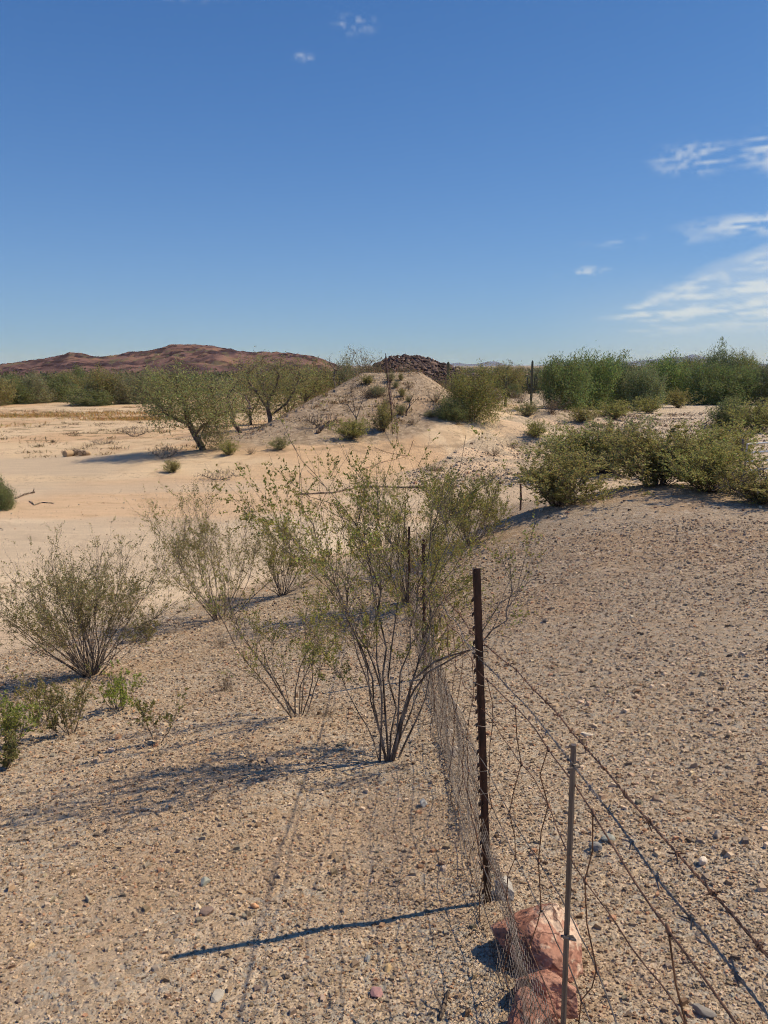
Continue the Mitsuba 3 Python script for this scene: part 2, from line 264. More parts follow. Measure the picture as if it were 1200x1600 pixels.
bs('saguaro_mat', two({'type': 'principled', 'base_color': proc(lambda p, n, uv: lerp3((.055, .062, .035), (.12, .115, .065), fbm(p.x * 6, p.y * 6, p.z * 1.2, 3))), 'roughness': .6}))
bs('wood_mat', two({'type': 'diffuse', 'reflectance': proc(lambda p, n, uv: lerp3((.36, .25, .15), (.55, .42, .28), fbm(p.x * 6, p.y * 14, p.z * 14, 3)))}))

# ------------------------------------------------------------------ mesh helpers
def tubes(P, R, sides=4, caps=False):
    """Many polylines at once: P (n, k, 3), R (n, k) -> one (vertices, triangles)."""
    P, R = np.asarray(P, float), np.asarray(R, float)
    if P.ndim == 2: P, R = P[None], np.broadcast_to(R, (1, len(P)))
    n, k = P.shape[:2]
    t = norm(np.gradient(P, axis=1))
    ref = np.where(np.abs(t[:, :1, 2:]) > .9, np.array([1.0, .13, 0]), np.array([.1, .05, 1.0]))
    a = norm(np.cross(t, ref)); b = np.cross(t, a)
    ang = np.arange(sides) * 2 * PI / sides
    v = P[:, :, None] + R[:, :, None, None] * (np.cos(ang)[None, None, :, None] * a[:, :, None] + np.sin(ang)[None, None, :, None] * b[:, :, None])
    i, j = np.meshgrid(np.arange(k - 1), np.arange(sides), indexing='ij'); jn = (j + 1) % sides
    f = np.stack([i * sides + j, i * sides + jn, (i + 1) * sides + jn, (i + 1) * sides + j], -1).reshape(-1, 4)
    f = np.vstack([f[:, [0, 1, 2]], f[:, [0, 2, 3]]])
    if caps:
        c = np.arange(1, sides - 1)
        f = np.vstack([f, np.stack([c * 0, c + 1, c], 1), (k - 1) * sides + np.stack([c * 0, c, c + 1], 1)])
    f = f[None] + (np.arange(n) * k * sides)[:, None, None]
    return v.reshape(-1, 3), f.reshape(-1, 3)
def join(*ms):
    ms = [m if isinstance(m, tuple) else (np.asarray(m.vertices), np.asarray(m.faces)) for m in ms if m is not None]
    o = np.cumsum([0] + [len(m[0]) for m in ms])
    return np.vstack([m[0] for m in ms]), np.vstack([m[1] + k for m, k in zip(ms, o)])
def leaves(P, L, W, rng, col, up=.3, var=.25, ax=None):
    """Folded leaf diamonds at the points P with length L, width W; returns mesh and vertex colours."""
    n = len(P)
    a = norm(rng.normal(size=(n, 3)) + np.array([0, 0, up])) if ax is None else norm(ax + .6 * rng.normal(size=(n, 3)))
    s = norm(np.cross(a, rng.normal(size=(n, 3)))); u = np.cross(a, s)
    l = (L * rng.uniform(.6, 1.3, n))[:, None]; w = (W * rng.uniform(.6, 1.3, n))[:, None]
    v = np.stack([P, P + a * l * .5 + s * w * .5 + u * w * .15, P + a * l, P + a * l * .5 - s * w * .5 + u * w * .15], 1).reshape(-1, 3)
    f = np.arange(n)[:, None, None] * 4 + np.array([[0, 1, 2], [0, 2, 3]])[None]
    c = np.asarray(col)
    c = (c if c.ndim == 2 else np.broadcast_to(c, (n, 3))) * rng.uniform(1 - var, 1 + var, (n, 1)) * (1 + .10 * rng.normal(size=(n, 3)))
    return (v, f.reshape(-1, 3)), np.repeat(np.clip(c, .01, .7), 4, 0)
def rock(rng, size, sub=2, rough=.25, flat=None, seed=0, cuts=9):
    m = trimesh.creation.icosphere(sub)
    v = np.array(m.vertices)
    for _ in range(cuts):                       # planed-off facets
        d = norm(rng.normal(size=3)); lim = rng.uniform(.55, .85); s = v @ d
        v = v - np.where(s > lim, s - lim, 0)[:, None] * d
    v = v * (1 + rough * (meshkit.fbm(v * 1.7 + seed * 3.1, 3, seed)[:, None] - .5) * 2)
    v = v * np.asarray(size)
    return v, np.array(m.faces)
def place_mesh(m, loc, rz=0.0, s=1.0, tilt=(0, 0)):
    v = m[0] * s
    cx, sx, cy, sy, cz, sz = math.cos(tilt[0]), math.sin(tilt[0]), math.cos(tilt[1]), math.sin(tilt[1]), math.cos(rz), math.sin(rz)
    M = np.array([[cz, -sz, 0], [sz, cz, 0], [0, 0, 1]]) @ np.array([[cy, 0, sy], [0, 1, 0], [-sy, 0, cy]]) @ np.array([[1, 0, 0], [0, cx, -sx], [0, sx, cx]])
    return v @ M.T + np.asarray(loc), m[1]

# ------------------------------------------------------------------ plant makers
def colonize(trunk, attract, step, infl, kill, rng, iters=120, sag=0.0):
    """Space colonization: branch nodes grown from the trunk polylines towards the attraction points. -> nodes, parents"""
    N, par = [], []
    for pl in trunk:
        p0 = -1
        if N:
            d = np.linalg.norm(np.array(N) - pl[0], axis=1); p0 = int(d.argmin()); pl = pl[1:]
        for p in pl: par.append(p0); N.append(np.asarray(p, float)); p0 = len(N) - 1
    A = attract.copy()
    for _ in range(iters):
        if len(A) == 0: break
        arr = np.array(N); d, i = cKDTree(arr).query(A)
        keep = d > kill; A, d, i = A[keep], d[keep], i[keep]
        on = d < infl
        if not on.any(): break
        acc = np.zeros_like(arr); np.add.at(acc, i[on], norm(A[on] - arr[i[on]]))
        src = np.unique(i[on])
        new = norm(acc[src] + rng.normal(scale=.35, size=(len(src), 3)) + np.array([0, 0, -sag]))
        if len(N) > 4000: break
        for s, dv in zip(src, new): N.append(arr[s] + dv * step); par.append(int(s))
    return np.array(N), np.array(par)
def skeleton_mesh(N, par, r_tip, r_base, sides=5, p=2.3, wob=0.0):
    n = len(N); w = np.zeros(n); kids = np.zeros(n, int)
    for i in range(n - 1, -1, -1):
        if kids[i] == 0: w[i] += 1
        if par[i] >= 0: w[par[i]] += w[i]; kids[par[i]] += 1
    r = r_tip + (r_base - r_tip) * ((w - 1) / max(w[0] - 1, 1)) ** (1 / p)
    e = np.nonzero(par >= 0)[0]
    gp = np.where(par[par[e]] >= 0, par[par[e]], par[e])
    A, B = N[par[e]], N[e]
    P = np.stack([A - .15 * (B - A), A * .5 + B * .5, B], 1); rr_ = np.minimum(r[par[e]], r[e] * 1.35)
    R = np.stack([rr_, (rr_ + r[e]) / 2, r[e]], 1)
    big = r[e] > r_tip * 3
    m = [tubes(P[~big], R[~big], 3)] if (~big).any() else []
    if big.any(): m.append(tubes(P[big], R[big], sides + 1))
    return join(*m), r
def lumps(rng, centre, size, n_lump, per, lump=.42, flat=1.0, low=-.9):
    """Attraction points in a crown made of lumps, so that it has gaps and an uneven outline."""
    out = []
    while len(out) < n_lump:
        c = rng.uniform(-1, 1, 3)
        if .25 < np.linalg.norm(c) < .95 and c[2] > low: out.append(c)
    out = np.array(out)
    q = out[:, None] + rng.normal(size=(n_lump, per, 3)) * lump * .5 * rng.uniform(.6, 1.25, (n_lump, 1, 1)) * np.array([1, 1, flat])
    return q.reshape(-1, 3) * np.asarray(size) + np.asarray(centre)
def crown(rng, N, par, r, thr, per, spread, L, W, col, up=.3, var=.28, droop=0.0, clump=.42, along=None):
    tips = np.nonzero(r < thr)[0]
    P = np.repeat(N[tips], per, 0) + rng.normal(size=(len(tips) * per, 3)) * spread
    P[:, 2] -= droop * rng.random(len(P))
    tint = 1 + clump * (meshkit.fbm(P * 1.3 + 9, 2, 4)[:, None] - .5) * 2
    yel = np.clip(meshkit.fbm(P * .9 + 31, 2, 6)[:, None] * 2 - .8, 0, 1)
    c = np.asarray(col)[None] * tint; c = c * (1 - .35 * yel) + np.array([c.mean() * 1.7, c.mean() * 1.5, c.mean() * .6]) * .35 * yel
    return leaves(P, L, W, rng, c, up, var)

def tree_mesh(seed, trunk, centre, size, n_lump=26, per=26, lump=.42, step=.16, infl=1.2, kill=.22, r_tip=.006, r_base=.12, leaf=(5, .12, .11, .03), col=(.085, .10, .035), up=.3, droop=0.0, low=-.9, thr=.012, flat=1.0, sag=0.0, sides=6, pe=1.65):
    rng = np.random.default_rng(seed)
    A = lumps(rng, centre, size, n_lump, per, lump, flat, low); A = A[A[:, 2] > .05]
    N, par = colonize(trunk, A, step, infl, kill, rng, sag=sag)
    N = N + np.where((np.arange(len(N)) > len(trunk[0]))[:, None], rng.normal(size=N.shape) * step * .08, 0)
    wood, r = skeleton_mesh(N, par, r_tip, r_base, sides, pe)
    lf, c = (None, None)
    if leaf[0]: lf, c = crown(rng, N, par, r, r_tip * 2.6, leaf[0], leaf[1], leaf[2], leaf[3], col, up, droop=droop)
    return wood, lf, c

def creosote(seed, height, spread, stems=18, sub=6, twig=5, leafn=8, col=(.125, .125, .042), leaf=(.011, .006), stem_r=.008, mains=None, lean=(0, 0), bare=.35, dens=1.0, gap=.0):
    """A many-stemmed bush: stems fan out of one foot, carry side branches, and those carry leafy twigs near their ends."""
    rng = np.random.default_rng(seed); polys, LP, LA = [], [], []
    def curve(p, d, L, k, bend, jit):
        pts, d = [p], norm(d)
        for _ in range(k - 1):
            d = norm(d + np.array([0, 0, bend]) + rng.normal(scale=jit, size=3)); pts.append(pts[-1] + d * L / (k - 1))
        return np.array(pts)
    S = []
    if mains is not None:
        for m in mains:
            m = np.asarray(m, float); t = np.linspace(0, len(m) - 1, 13); ctrl = np.arange(len(m))
            from scipy.interpolate import PchipInterpolator
            c = PchipInterpolator(ctrl, m, axis=0)(t); c[1:-1] += rng.normal(scale=.018, size=c[1:-1].shape); S.append(c)
    for i in range(stems):
        az = rng.uniform(0, 2 * PI); inc = rng.beta(1.6, 1.5) * spread
        d = np.array([math.sin(inc) * math.cos(az) + lean[0], math.sin(inc) * math.sin(az) + lean[1], math.cos(inc)])
        L = height * rng.uniform(.62, 1.08) * (1 + .15 * inc)
        foot = np.array([math.cos(az), math.sin(az), 0]) * rng.uniform(.0, .05 * height) 
        S.append(curve(foot - np.array([0, 0, .04]), d, L, 13, .035, .105))
    P13, R13, P6, R6, P4, R4 = [], [], [], [], [], []
    for ci, c in enumerate(S):
        L = np.linalg.norm(np.diff(c, axis=0), axis=1).sum(); r0 = stem_r * (.55 + .5 * L / height) * rng.uniform(.7, 1.15)
        P13.append(c); R13.append(np.linspace(r0, r0 * .22, 13))
        for j in range(int(sub * rng.uniform(.7, 1.4) * ((.35 if ci in (2, 3) else .7 if ci in (4, 5) else 1.25) if mains is not None and ci < len(mains) else 1))):
            t = rng.uniform(bare, .98); k = int(t * 12); d0 = norm(c[min(k + 1, 12)] - c[max(k - 1, 0)])
            d = norm(d0 + .75 * norm(rng.normal(size=3)) + np.array([0, 0, .25]))
            b = curve(c[k], d, L * rng.uniform(.16, .44) * (1.2 - .5 * t), 6, .05, .13); P6.append(b); R6.append(np.linspace(r0 * .32, r0 * .12, 6))
            for m in range(int(twig * rng.uniform(.6, 1.5))):
                q = rng.integers(1, 6); d2 = norm(norm(b[q] - b[q - 1]) + .8 * norm(rng.normal(size=3)) + np.array([0, 0, .2]))
                w = curve(b[q], d2, height * rng.uniform(.04, .12), 4, .05, .18); P4.append(w); R4.append(np.linspace(r0 * .12, r0 * .06, 4))
                n = int(leafn * dens * rng.uniform(.4, 1.5))
                if gap and meshkit.fbm(w[1] * (5.0 / height) + seed, 2, seed + 4) < gap: n = n // 5
                if n:
                    s = rng.uniform(.25, 1.05, n) * 3; k0 = np.clip(s.astype(int), 0, 2); fr = (s - k0)[:, None]
                    LP.append(w[k0] * (1 - fr) + w[k0 + 1] * fr + rng.normal(scale=.004 * height, size=(n, 3))); LA.append(np.repeat(d2[None], n, 0))
    wood = join(tubes(P13, R13, 5), tubes(P6, R6, 3), tubes(P4, R4, 3))
    LP, LA = np.vstack(LP), np.vstack(LA)
    tint = 1 + .8 * (meshkit.fbm(LP * 3.0 / max(height, .5) + seed, 3, seed)[:, None] - .5)
    yel = np.clip(meshkit.fbm(LP * 4.0 / max(height, .5) + 50, 2, seed + 1)[:, None] * 2 - .75, 0, 1)
    cc = np.asarray(col)[None] * tint; cc = cc * (1 - .5 * yel) + np.array([.30, .255, .085]) * .5 * yel
    lf, c = leaves(LP, leaf[0], leaf[1], rng, cc, .2, .3, LA)
    return wood, lf, c

PROTO = {}
def proto(name, made, wood_mat='bark_mat'):
    wood, lf, c = made
    v = wood[0] if lf is None else np.vstack([wood[0], lf[0]])
    lo, hi = np.percentile(v, 1.0, 0), np.percentile(v, 99.0, 0)
    PROTO[name] = (mikit.ply(wood, wood_mat, smooth=True), None if lf is None else mikit.ply(lf, 'leaf_mat', color=c), hi[2], hi[0] - lo[0], (hi[0] + lo[0]) / 2)
def plant(name, label, cat, kind, px, base, top, width=None, rz=None, group=None, parts=('stem', 'foliage'), y=None, sink=.03, scale_only=False):
    """A plant standing on the terrain where the photograph has it: foot pixel, top row, width in pixels."""
    p = survey(px, base) if y is None else at_y(px, base, y)
    if y is not None: p[2] = gz(p[0], p[1])
    w, lf, h0, w0, cx = PROTO[kind]
    h = at_y(px, top, p[1])[2] - p[2]; sz = h / h0
    sx = sz if width is None else width * depth_of(p) / FPX / w0
    k = thing(name, label, cat, group)
    rz = (hash_(k) * 360) if rz is None else rz
    M = T().translate([p[0] - (cx * sx if rz == 0 else 0), p[1], p[2] - sink]).scale([sx, sx, sz]).rotate([0, 0, 1], rz)
    scene[k + '__' + parts[0]] = {**w, 'to_world': M}
    if lf is not None: scene[k + '__' + parts[1]] = {**lf, 'to_world': M}
    return k, p
def hash_(s): return (sum((i + 7) * ord(c) for i, c in enumerate(s)) * 0.61803398) % 1.0

# ------------------------------------------------------------------ hills, butte, far mountains
def ridge(az0, az1, prof, r0, r1, rc, na, nr, amp, freq, seed, base=-6.0):
    az = np.radians(np.linspace(az0, az1, na)); r = np.linspace(r0, r1, nr)
    A, R = np.meshgrid(az, r, indexing='ij'); x, y = R * np.sin(A), R * np.cos(A)
    pa, pe = np.array(prof).T; el = np.interp(np.degrees(A), pa, pe)
    top = EYE[2] + np.tan(np.radians(el)) * rc
    t = np.where(R < rc, (R - r0) / (rc - r0), (r1 - R) / (r1 - rc)).clip(0, 1)
    s = t ** .85
    rd = 1 - np.abs(meshkit.fbm(np.stack([x * freq, y * freq, x * 0], -1), 5, seed) * 2 - 1)
    z = base + (top - base) * s + amp * (rd - .75) * np.minimum(t * 3, 1) * (.35 + .65 * np.minimum((1 - s) * 4, 1))
    fine = meshkit.fbm(np.stack([x * freq * 7, y * freq * 7, x * 0 + 3], -1), 3, seed + 1) - .5
    z = z + amp * .35 * fine * np.minimum(t * 4, 1)
    i = np.arange(na * nr).reshape(na, nr)
    q = np.stack([i[:-1, :-1], i[1:, :-1], i[1:, 1:], i[:-1, 1:]], -1).reshape(-1, 4)[:, ::-1]
    return np.stack([x, y, z], -1).reshape(-1, 3), q
HP = [(-60, .3), (-40, .6), (-34, .1), (-28, .05), (-26.6, -.03), (-25.4, .2), (-24.2, .36), (-23, .55), (-22.3, .80), (-21.7, .78), (-20.5, .58), (-19.3, .66), (-18.4, .80), (-17.3, .92), (-16.2, 1.16), (-15.4, 1.42), (-14.7, 1.43), (-14, 1.38), (-13.2, 1.40), (-12.6, 1.36), (-10.8, 1.02), (-9.8, .86), (-9, .85), (-7.1, .86), (-5.2, .60), (-4.4, .35), (-3.8, .05), (-2.6, -.4), (-1.5, -.7)]
put('hills', ridge(-60, -1, HP, 300, 1050, 720, 700, 120, 10.0, .016, 21), 'hill_mat', smooth=28); tag('hills', 'low red brown rocky hills behind the scrub on the left', None, None, 'structure')
MP = [(3.0, -.1), (4.3, .05), (5.0, .14), (5.5, .2), (6.1, .12), (6.9, .1), (7.4, .24), (8.1, .33), (8.7, .2), (9.3, .0), (11.2, -.02), (12.2, .06), (12.9, .17), (13.6, .15), (14.4, .04), (16.5, .08), (18.4, .36), (19.2, .42), (20.1, .52), (20.6, .64), (21.2, .60), (21.8, .80), (22.4, .66), (23, .46), (24.2, .26), (26, .1), (30, .2), (40, .1)]
put('distant_mountains', ridge(3, 40, MP, 11000, 17000, 14000, 300, 14, 45.0, .0006, 33, -30), 'far_mountain_mat', smooth=30); tag('distant_mountains', 'faint blue mountain ranges on the horizon', None, None, 'structure')
# rocky butte of dark boulders behind the berm
_r = np.random.default_rng(71)
bx0, by0 = 3.0, 112.0
def butte_z(x, y):
    el = np.interp(np.degrees(np.arctan2(x, y)), [-8, -3, -1.4, -.5, .4, 1.2, 2.4, 3.8, 4.8, 5.8, 7.2, 9.5], [-3, -2.4, -1.0, .05, .62, .70, .64, .34, -.05, -.4, -.95, -3])
    top = EYE[2] + np.tan(np.radians(el)) * 112
    t = np.clip(1 - np.abs(y - by0) / 16, 0, 1)
    return -3.6 + (top + 3.6) * t ** .7
gx, gy = np.meshgrid(np.linspace(-16, 20, 90), np.linspace(95, 129, 60), indexing='ij')
ii = np.arange(gx.size).reshape(gx.shape)
bq = np.stack([ii[:-1, :-1], ii[1:, :-1], ii[1:, 1:], ii[:-1, 1:]], -1).reshape(-1, 4)
bz = butte_z(gx, gy) - .25 + .7 * (meshkit.fbm(np.stack([gx * .5, gy * .5, gx * 0], -1), 4, 2) - .5)
put('rocky_hill', (np.stack([gx, gy, bz], -1).reshape(-1, 3), bq), 'hill_mat', smooth=30); tag('rocky_hill', 'dark boulder covered hill rising behind the gravel berm', None, None, 'structure')
ms, cs = [], []
RK = [rock(_r, (1, _r.uniform(.6, .95), _r.uniform(.5, .9)), 1, .3, seed=i) for i in range(48)]
for i in range(3200):
    x, y = _r.uniform(-12, 17), _r.uniform(97, 116)
    z = float(butte_z(np.array(x), np.array(y)))
    if z < -3.3: continue
    s = .16 + .34 * _r.random() ** 2.5 + (.4 if _r.random() < .03 else 0)
    m = place_mesh(RK[i % 48], (x, y, z + .1), _r.uniform(0, 6.3), s)
    g = _r.uniform(.5, 1.35); c = np.array([.13, .09, .075]) * g
    if _r.random() < .06: c = np.array([.34, .26, .22])
    ms.append(m); cs.append(np.tile(c, (len(m[0]), 1)))
put('rocky_hill__boulder', join(*ms), 'stone_mat', color=np.vstack(cs)); tag('rocky_hill__boulder', None, None, None, 'stuff')
# ------------------------------------------------------------------ far trees and shrubs (prototypes built at their own size, then set out)
OLIVE, GREEN, SAGE, YELLOW, BROWN = (.29, .27, .12), (.20, .235, .105), (.28, .28, .165), (.36, .33, .12), (.33, .26, .18)
DEEP = (.16, .215, .098)
st = lambda x=0, y=0, h=.5: [np.linspace([0, 0, -.1], [x, y, h], 5)]
for i in range(3):
    proto(f'thicket{i}', tree_mesh(100 + i, st(.1 * i, 0, .5) + [np.linspace([0, 0, 0], [-.6, .2, .7], 5), np.linspace([0, 0, 0], [.6, -.2, .7], 5)], (0, 0, 1.75), (2.4, 2.0, 1.75), 44, 22, .42, .2, 1.6, .24, .008, .07, (13, .25, .22, .075), [OLIVE, SAGE, GREEN][i], .3, .5))
for i in range(4):
    proto(f'feather{i}', tree_mesh(140 + i, st(.1, 0, .6) + [np.linspace([0, 0, 0], [-.8, .2, .8], 5), np.linspace([0, 0, 0], [.8, -.2, .8], 5)], (0, 0, 2.1), (2.6, 2.2, 2.15), 54, 22, .38, .2, 1.6, .25, .008, .07, (13, .26, .26, .07), [(.20, .26, .105), (.22, .30, .11), (.24, .29, .15), (.24, .27, .11)][i], .9, .55))
for i in range(3):
    proto(f'shrub{i}', creosote(180 + i, 1.5, 1.25, 60, 8, 6, 9, [(.38, .36, .15), (.36, .365, .19), (.39, .40, .15)][i], (.05, .027), .009, bare=.12, gap=.36))
for i in range(2):
    proto(f'dryshrub{i}', creosote(190 + i, 1.2, 1.3, 34, 7, 4, 2, BROWN, (.04, .016), .009, bare=.15))
proto('airy0', tree_mesh(210, [np.array([[0, 0, -.1], [-.05, 0, .5], [-.15, 0, 1.0], [-.1, .1, 1.6], [-.5, .1, 2.3]]), np.array([[0, 0, .4], [.5, 0, .9], [1.0, 0, 1.3], [1.5, 0, 2.2], [1.8, 0, 3.0]]), np.array([[-.1, 0, 1.2], [-.7, 0, 2.0], [-1.3, 0, 2.9]]), np.array([[-.1, 0, 1.6], [.4, 0, 2.5], [.6, 0, 3.3]])], (0, 0, 3.0), (2.5, 2.0, 1.5), 30, 24, .42, .2, 1.8, .26, .010, .15, (8, .26, .17, .05), (.31, .30, .135), .1, .4))
proto('airy1', tree_mesh(211, [np.array([[0, 0, -.1], [.1, 0, .6], [-.3, 0, 1.2], [-.9, 0, 1.9]]), np.array([[.05, 0, .3], [.6, 0, 1.2], [.8, .1, 2.2]]), np.array([[.1, 0, .6], [.1, 0, 1.6], [-.2, 0, 2.6]])], (0, 0, 2.2), (2.0, 1.8, 1.8), 32, 24, .42, .2, 1.8, .25, .009, .11, (8, .26, .17, .05), (.33, .32, .13), .2, .4))
proto('round', tree_mesh(212, st(0, 0, .5) + [np.linspace([0, 0, 0], [.9, 0, 1.5], 6), np.linspace([0, 0, 0], [-.7, .2, .9], 6)], (0, 0, 2.2), (2.5, 2.2, 2.15), 56, 24, .40, .2, 1.8, .25, .009, .10, (14, .26, .20, .06), (.275, .275, .10), .1, .5))
proto('bare0', tree_mesh(220, [np.array([[0, 0, -.1], [.1, 0, .8], [-.1, 0, 1.8], [.1, 0, 2.8]])], (0, 0, 3.0), (1.5, 1.3, 1.9), 12, 9, .5, .2, 1.6, .3, .008, .12, (0, 0, 0, 0), OLIVE), 'dead_mat')
proto('brownscrub', tree_mesh(224, st(0, 0, .5), (0, 0, 1.3), (2.2, 1.6, 1.3), 40, 22, .42, .2, 1.6, .24, .010, .06, (7, .25, .18, .05), (.25, .205, .125), .5, .4))
proto('twiggy', tree_mesh(221, st(0, 0, .9) + [np.linspace([0, 0, .2], [-.7, 0, 1.6], 6), np.linspace([0, 0, .2], [.7, 0, 1.7], 6)], (0, 0, 2.3), (2.0, 1.6, 2.0), 34, 26, .45, .18, 1.7, .22, .013, .10, (3, .16, .14, .035), (.30, .26, .16), .8), 'dead_mat')
proto('sprawl', tree_mesh(222, st(0, 0, .3) + [np.linspace([0, 0, 0], [-1.2, 0, .35], 6), np.linspace([0, 0, 0], [1.2, .1, .3], 6)], (0, 0, .45), (1.9, 1.0, .42), 30, 26, .45, .10, 1.0, .12, .011, .06, (0, 0, 0, 0), OLIVE, sag=.1), 'dead_mat')
# the leaning mesquite in the wash
proto('mesquite', tree_mesh(230, [np.array([[.55, 0, -.15], [.35, 0, .35], [.05, 0, .9], [-.2, 0, 1.45], [-.35, 0, 1.9]]), np.array([[-.2, 0, 1.45], [-.8, -.2, 1.7], [-1.5, -.3, 2.1]]), np.array([[-.35, 0, 1.9], [.4, .2, 2.5], [1.1, .2, 2.9]]), np.array([[.05, 0, .9], [.7, -.5, 1.5], [1.4, -.6, 1.8]]), np.array([[-.35, 0, 1.9], [-.5, .4, 2.8], [-.8, .5, 3.4]])],
      (-.1, 0, 2.95), (2.85, 2.3, 1.55), 60, 24, .38, .17, 1.7, .22, .008, .18, (11, .22, .17, .05), (.29, .31, .14), .1, .45, low=-.55), 'bark_mat')
_m = tree_mesh(231, [np.array([[.3, 0, .2], [.8, 0, 1.0], [1.5, -.2, 1.7]])], (1.7, -.2, 1.35), (1.0, 1.0, 1.25), 22, 22, .5, .17, 1.6, .22, .008, .045, (18, .22, .13, .036), (.32, .30, .14), -.3, .6)
proto('weeping', _m, 'bark_mat')
proto('snake', tree_mesh(232, [np.array([[.55, 0, -.1], [.2, 0, .45], [-.1, 0, .95], [-.05, 0, 1.5], [.05, 0, 1.85]]), np.array([[-.05, 0, 1.4], [.5, 0, 1.7], [1.1, 0, 1.9]]), np.array([[-.05, 0, 1.5], [-.3, 0, 2.3], [-.2, 0, 3.0]])], (.3, 0, 2.8), (1.3, 1.0, 1.1), 9, 12, .5, .2, 1.6, .3, .010, .15, (1, .2, .15, .04), (.17, .15, .08)), 'bark_mat')
proto('forked', tree_mesh(233, [np.array([[0, 0, -.1], [.05, 0, .5], [.25, 0, .9], [.6, 0, 1.35], [.95, 0, 1.8]]), np.array([[.05, 0, .5], [.05, 0, 1.0], [.3, 0, 1.5]]), np.array([[.25, 0, .9], [.3, 0, 1.4], [.5, 0, 1.9]])], (.5, 0, 1.9), (.55, .3, .3), 5, 5, .4, .12, 1.0, .2, .02, .07, (3, .12, .12, .05), OLIVE), 'bark_mat')
proto('deadfan', tree_mesh(234, st(0, 0, .5) + [np.linspace([0, 0, .3], [-.8, 0, 1.3], 6), np.linspace([0, 0, .3], [.5, 0, 1.4], 6), np.linspace([0, 0, .3], [-.3, 0, 1.6], 6)], (-.1, 0, 1.5), (1.3, .8, .8), 12, 12, .5, .14, 1.2, .2, .012, .07, (0, 0, 0, 0), OLIVE), 'dead_mat')

TP, SP = ('trunk', 'crown'), ('stem', 'foliage')
G1 = 'scrub trees along the far left edge of the wash'
for lab, kind, px, base, top, wd in [
    ('yellow green scrub tree cut by the left edge, at the foot of the red hill', 'thicket0', -8, 634, 590, 70),
    ('dark green dense scrub tree, second from the left edge at the foot of the hill', 'thicket2', 26, 631, 588, 62),
    ('grey brown thin scrub tree with bare lower limbs, third from the left edge', 'thicket1', 56, 630, 584, 56),
    ('dusky scrub tree with a shadowed base, fourth from the left edge', 'thicket2', 88, 628, 586, 58),
    ('small olive scrub tree standing back in the gap of the left tree line', 'thicket0', 104, 616, 582, 44),
    ('tall dark green scrub tree with the highest top of the left tree line', 'thicket2', 124, 612, 574, 46),
    ('pale yellow green broad scrub tree right of the tall dark one', 'thicket0', 165, 632, 577, 62),
    ('low dark shrub spreading forward at the foot of the pale scrub tree', 'thicket2', 140, 634, 608, 66),
    ('grey green scrub tree just left of the leaning mesquite', 'thicket1', 196, 631, 582, 54),
    ('sage green scrub tree half hidden behind the crown of the leaning mesquite', 'thicket1', 235, 630, 578, 60),
    ('brownish thin scrub tree seen between the mesquite and the snaking trunk', 'twiggy', 345, 640, 590, 60)]:
    plant('scrub_tree', lab, 'tree', kind, px, base, top, wd, group=G1, parts=TP)
for lab, kind, px, base, top, wd in [
    ('dense olive tree behind the snaking trunk, its shade dark on the ground', 'airy1', 392, 648, 574, 80),
    ('yellow olive tree in the row just left of the berm', 'airy1', 448, 640, 566, 80),
    ('shady green tree tucked behind the left slope of the berm', 'thicket0', 500, 622, 572, 64)]:
    plant('scrub_tree', lab, 'tree', kind, px, base, top, wd, parts=TP, y={392: 60, 448: 60, 500: 62}[px])
k, MES = plant('mesquite_tree', 'green mesquite tree with a thick trunk leaning left, alone in the sandy wash', 'tree', 'mesquite', 302, 704, 574, 158, 0, parts=TP)
plant('weeping_shrub', 'pale olive drooping shrub against the right side of the leaning mesquite', 'shrub', 'weeping', 338, 702, 622, 52, 0)
plant('snag_tree', 'nearly bare tree with a snaking S-shaped trunk left of the berm', 'tree', 'snake', 372, 676, 588, 44, 0, parts=TP, y=46.5)
plant('palo_verde_tree', 'open tree with dark curving trunks and thin olive crown left of the berm', 'tree', 'airy0', 424, 660, 556, 128, 0, parts=TP, y=50.5)
plant('palo_verde_tree', 'yellow green bushy tree leaning out over the left slope of the berm', 'tree', 'airy1', 478, 634, 566, 92, 0, parts=TP, y=54.5)
plant('dead_tree', 'slim dead tree with bare limbs on the left shoulder of the berm', 'tree', 'bare0', 523, 612, 552, 26, 0, parts=('trunk', 'crown'), y=56)
plant('twiggy_tree', 'grey leafless tree with a fan of fine twigs, tallest behind the berm', 'tree', 'twiggy', 560, 600, 546, 62, 0, parts=TP, y=66)
plant('twiggy_tree', 'dusky dense low tree behind the left shoulder of the berm', 'tree', 'thicket1', 540, 606, 563, 44, 30, parts=TP, y=64)
plant('twiggy_tree', 'brown twiggy shrub on the skyline just behind the berm crest', 'shrub', 'brownscrub', 590, 594, 563, 62, 0, y=60)
plant('twiggy_tree', 'brown grey twiggy shrub behind the right end of the berm crest', 'shrub', 'brownscrub', 636, 596, 569, 44, 80, y=62)
plant('round_tree', 'large rounded olive green tree right of the berm', 'tree', 'round', 742, 657, 574, 98, 0, parts=TP)
plant('desert_shrub', 'low spreading green shrub at the left foot of the rounded tree', 'shrub', 'thicket2', 706, 656, 622, 50, 20)
plant('desert_shrub', 'brown scrub behind the right flank of the berm', 'shrub', 'brownscrub', 688, 630, 588, 60, 20, y=66)
plant('scrub_tree', 'olive scrub tree behind and right of the rounded tree', 'tree', 'thicket0', 795, 618, 570, 60, parts=TP)
plant('scrub_tree', 'dim brown thorn shrub at the foot of the armed cactus', 'shrub', 'dryshrub0', 812, 630, 606, 50)
plant('scrub_tree', 'dark low shrub between the rounded tree and the armed cactus', 'shrub', 'thicket2', 800, 622, 600, 30)

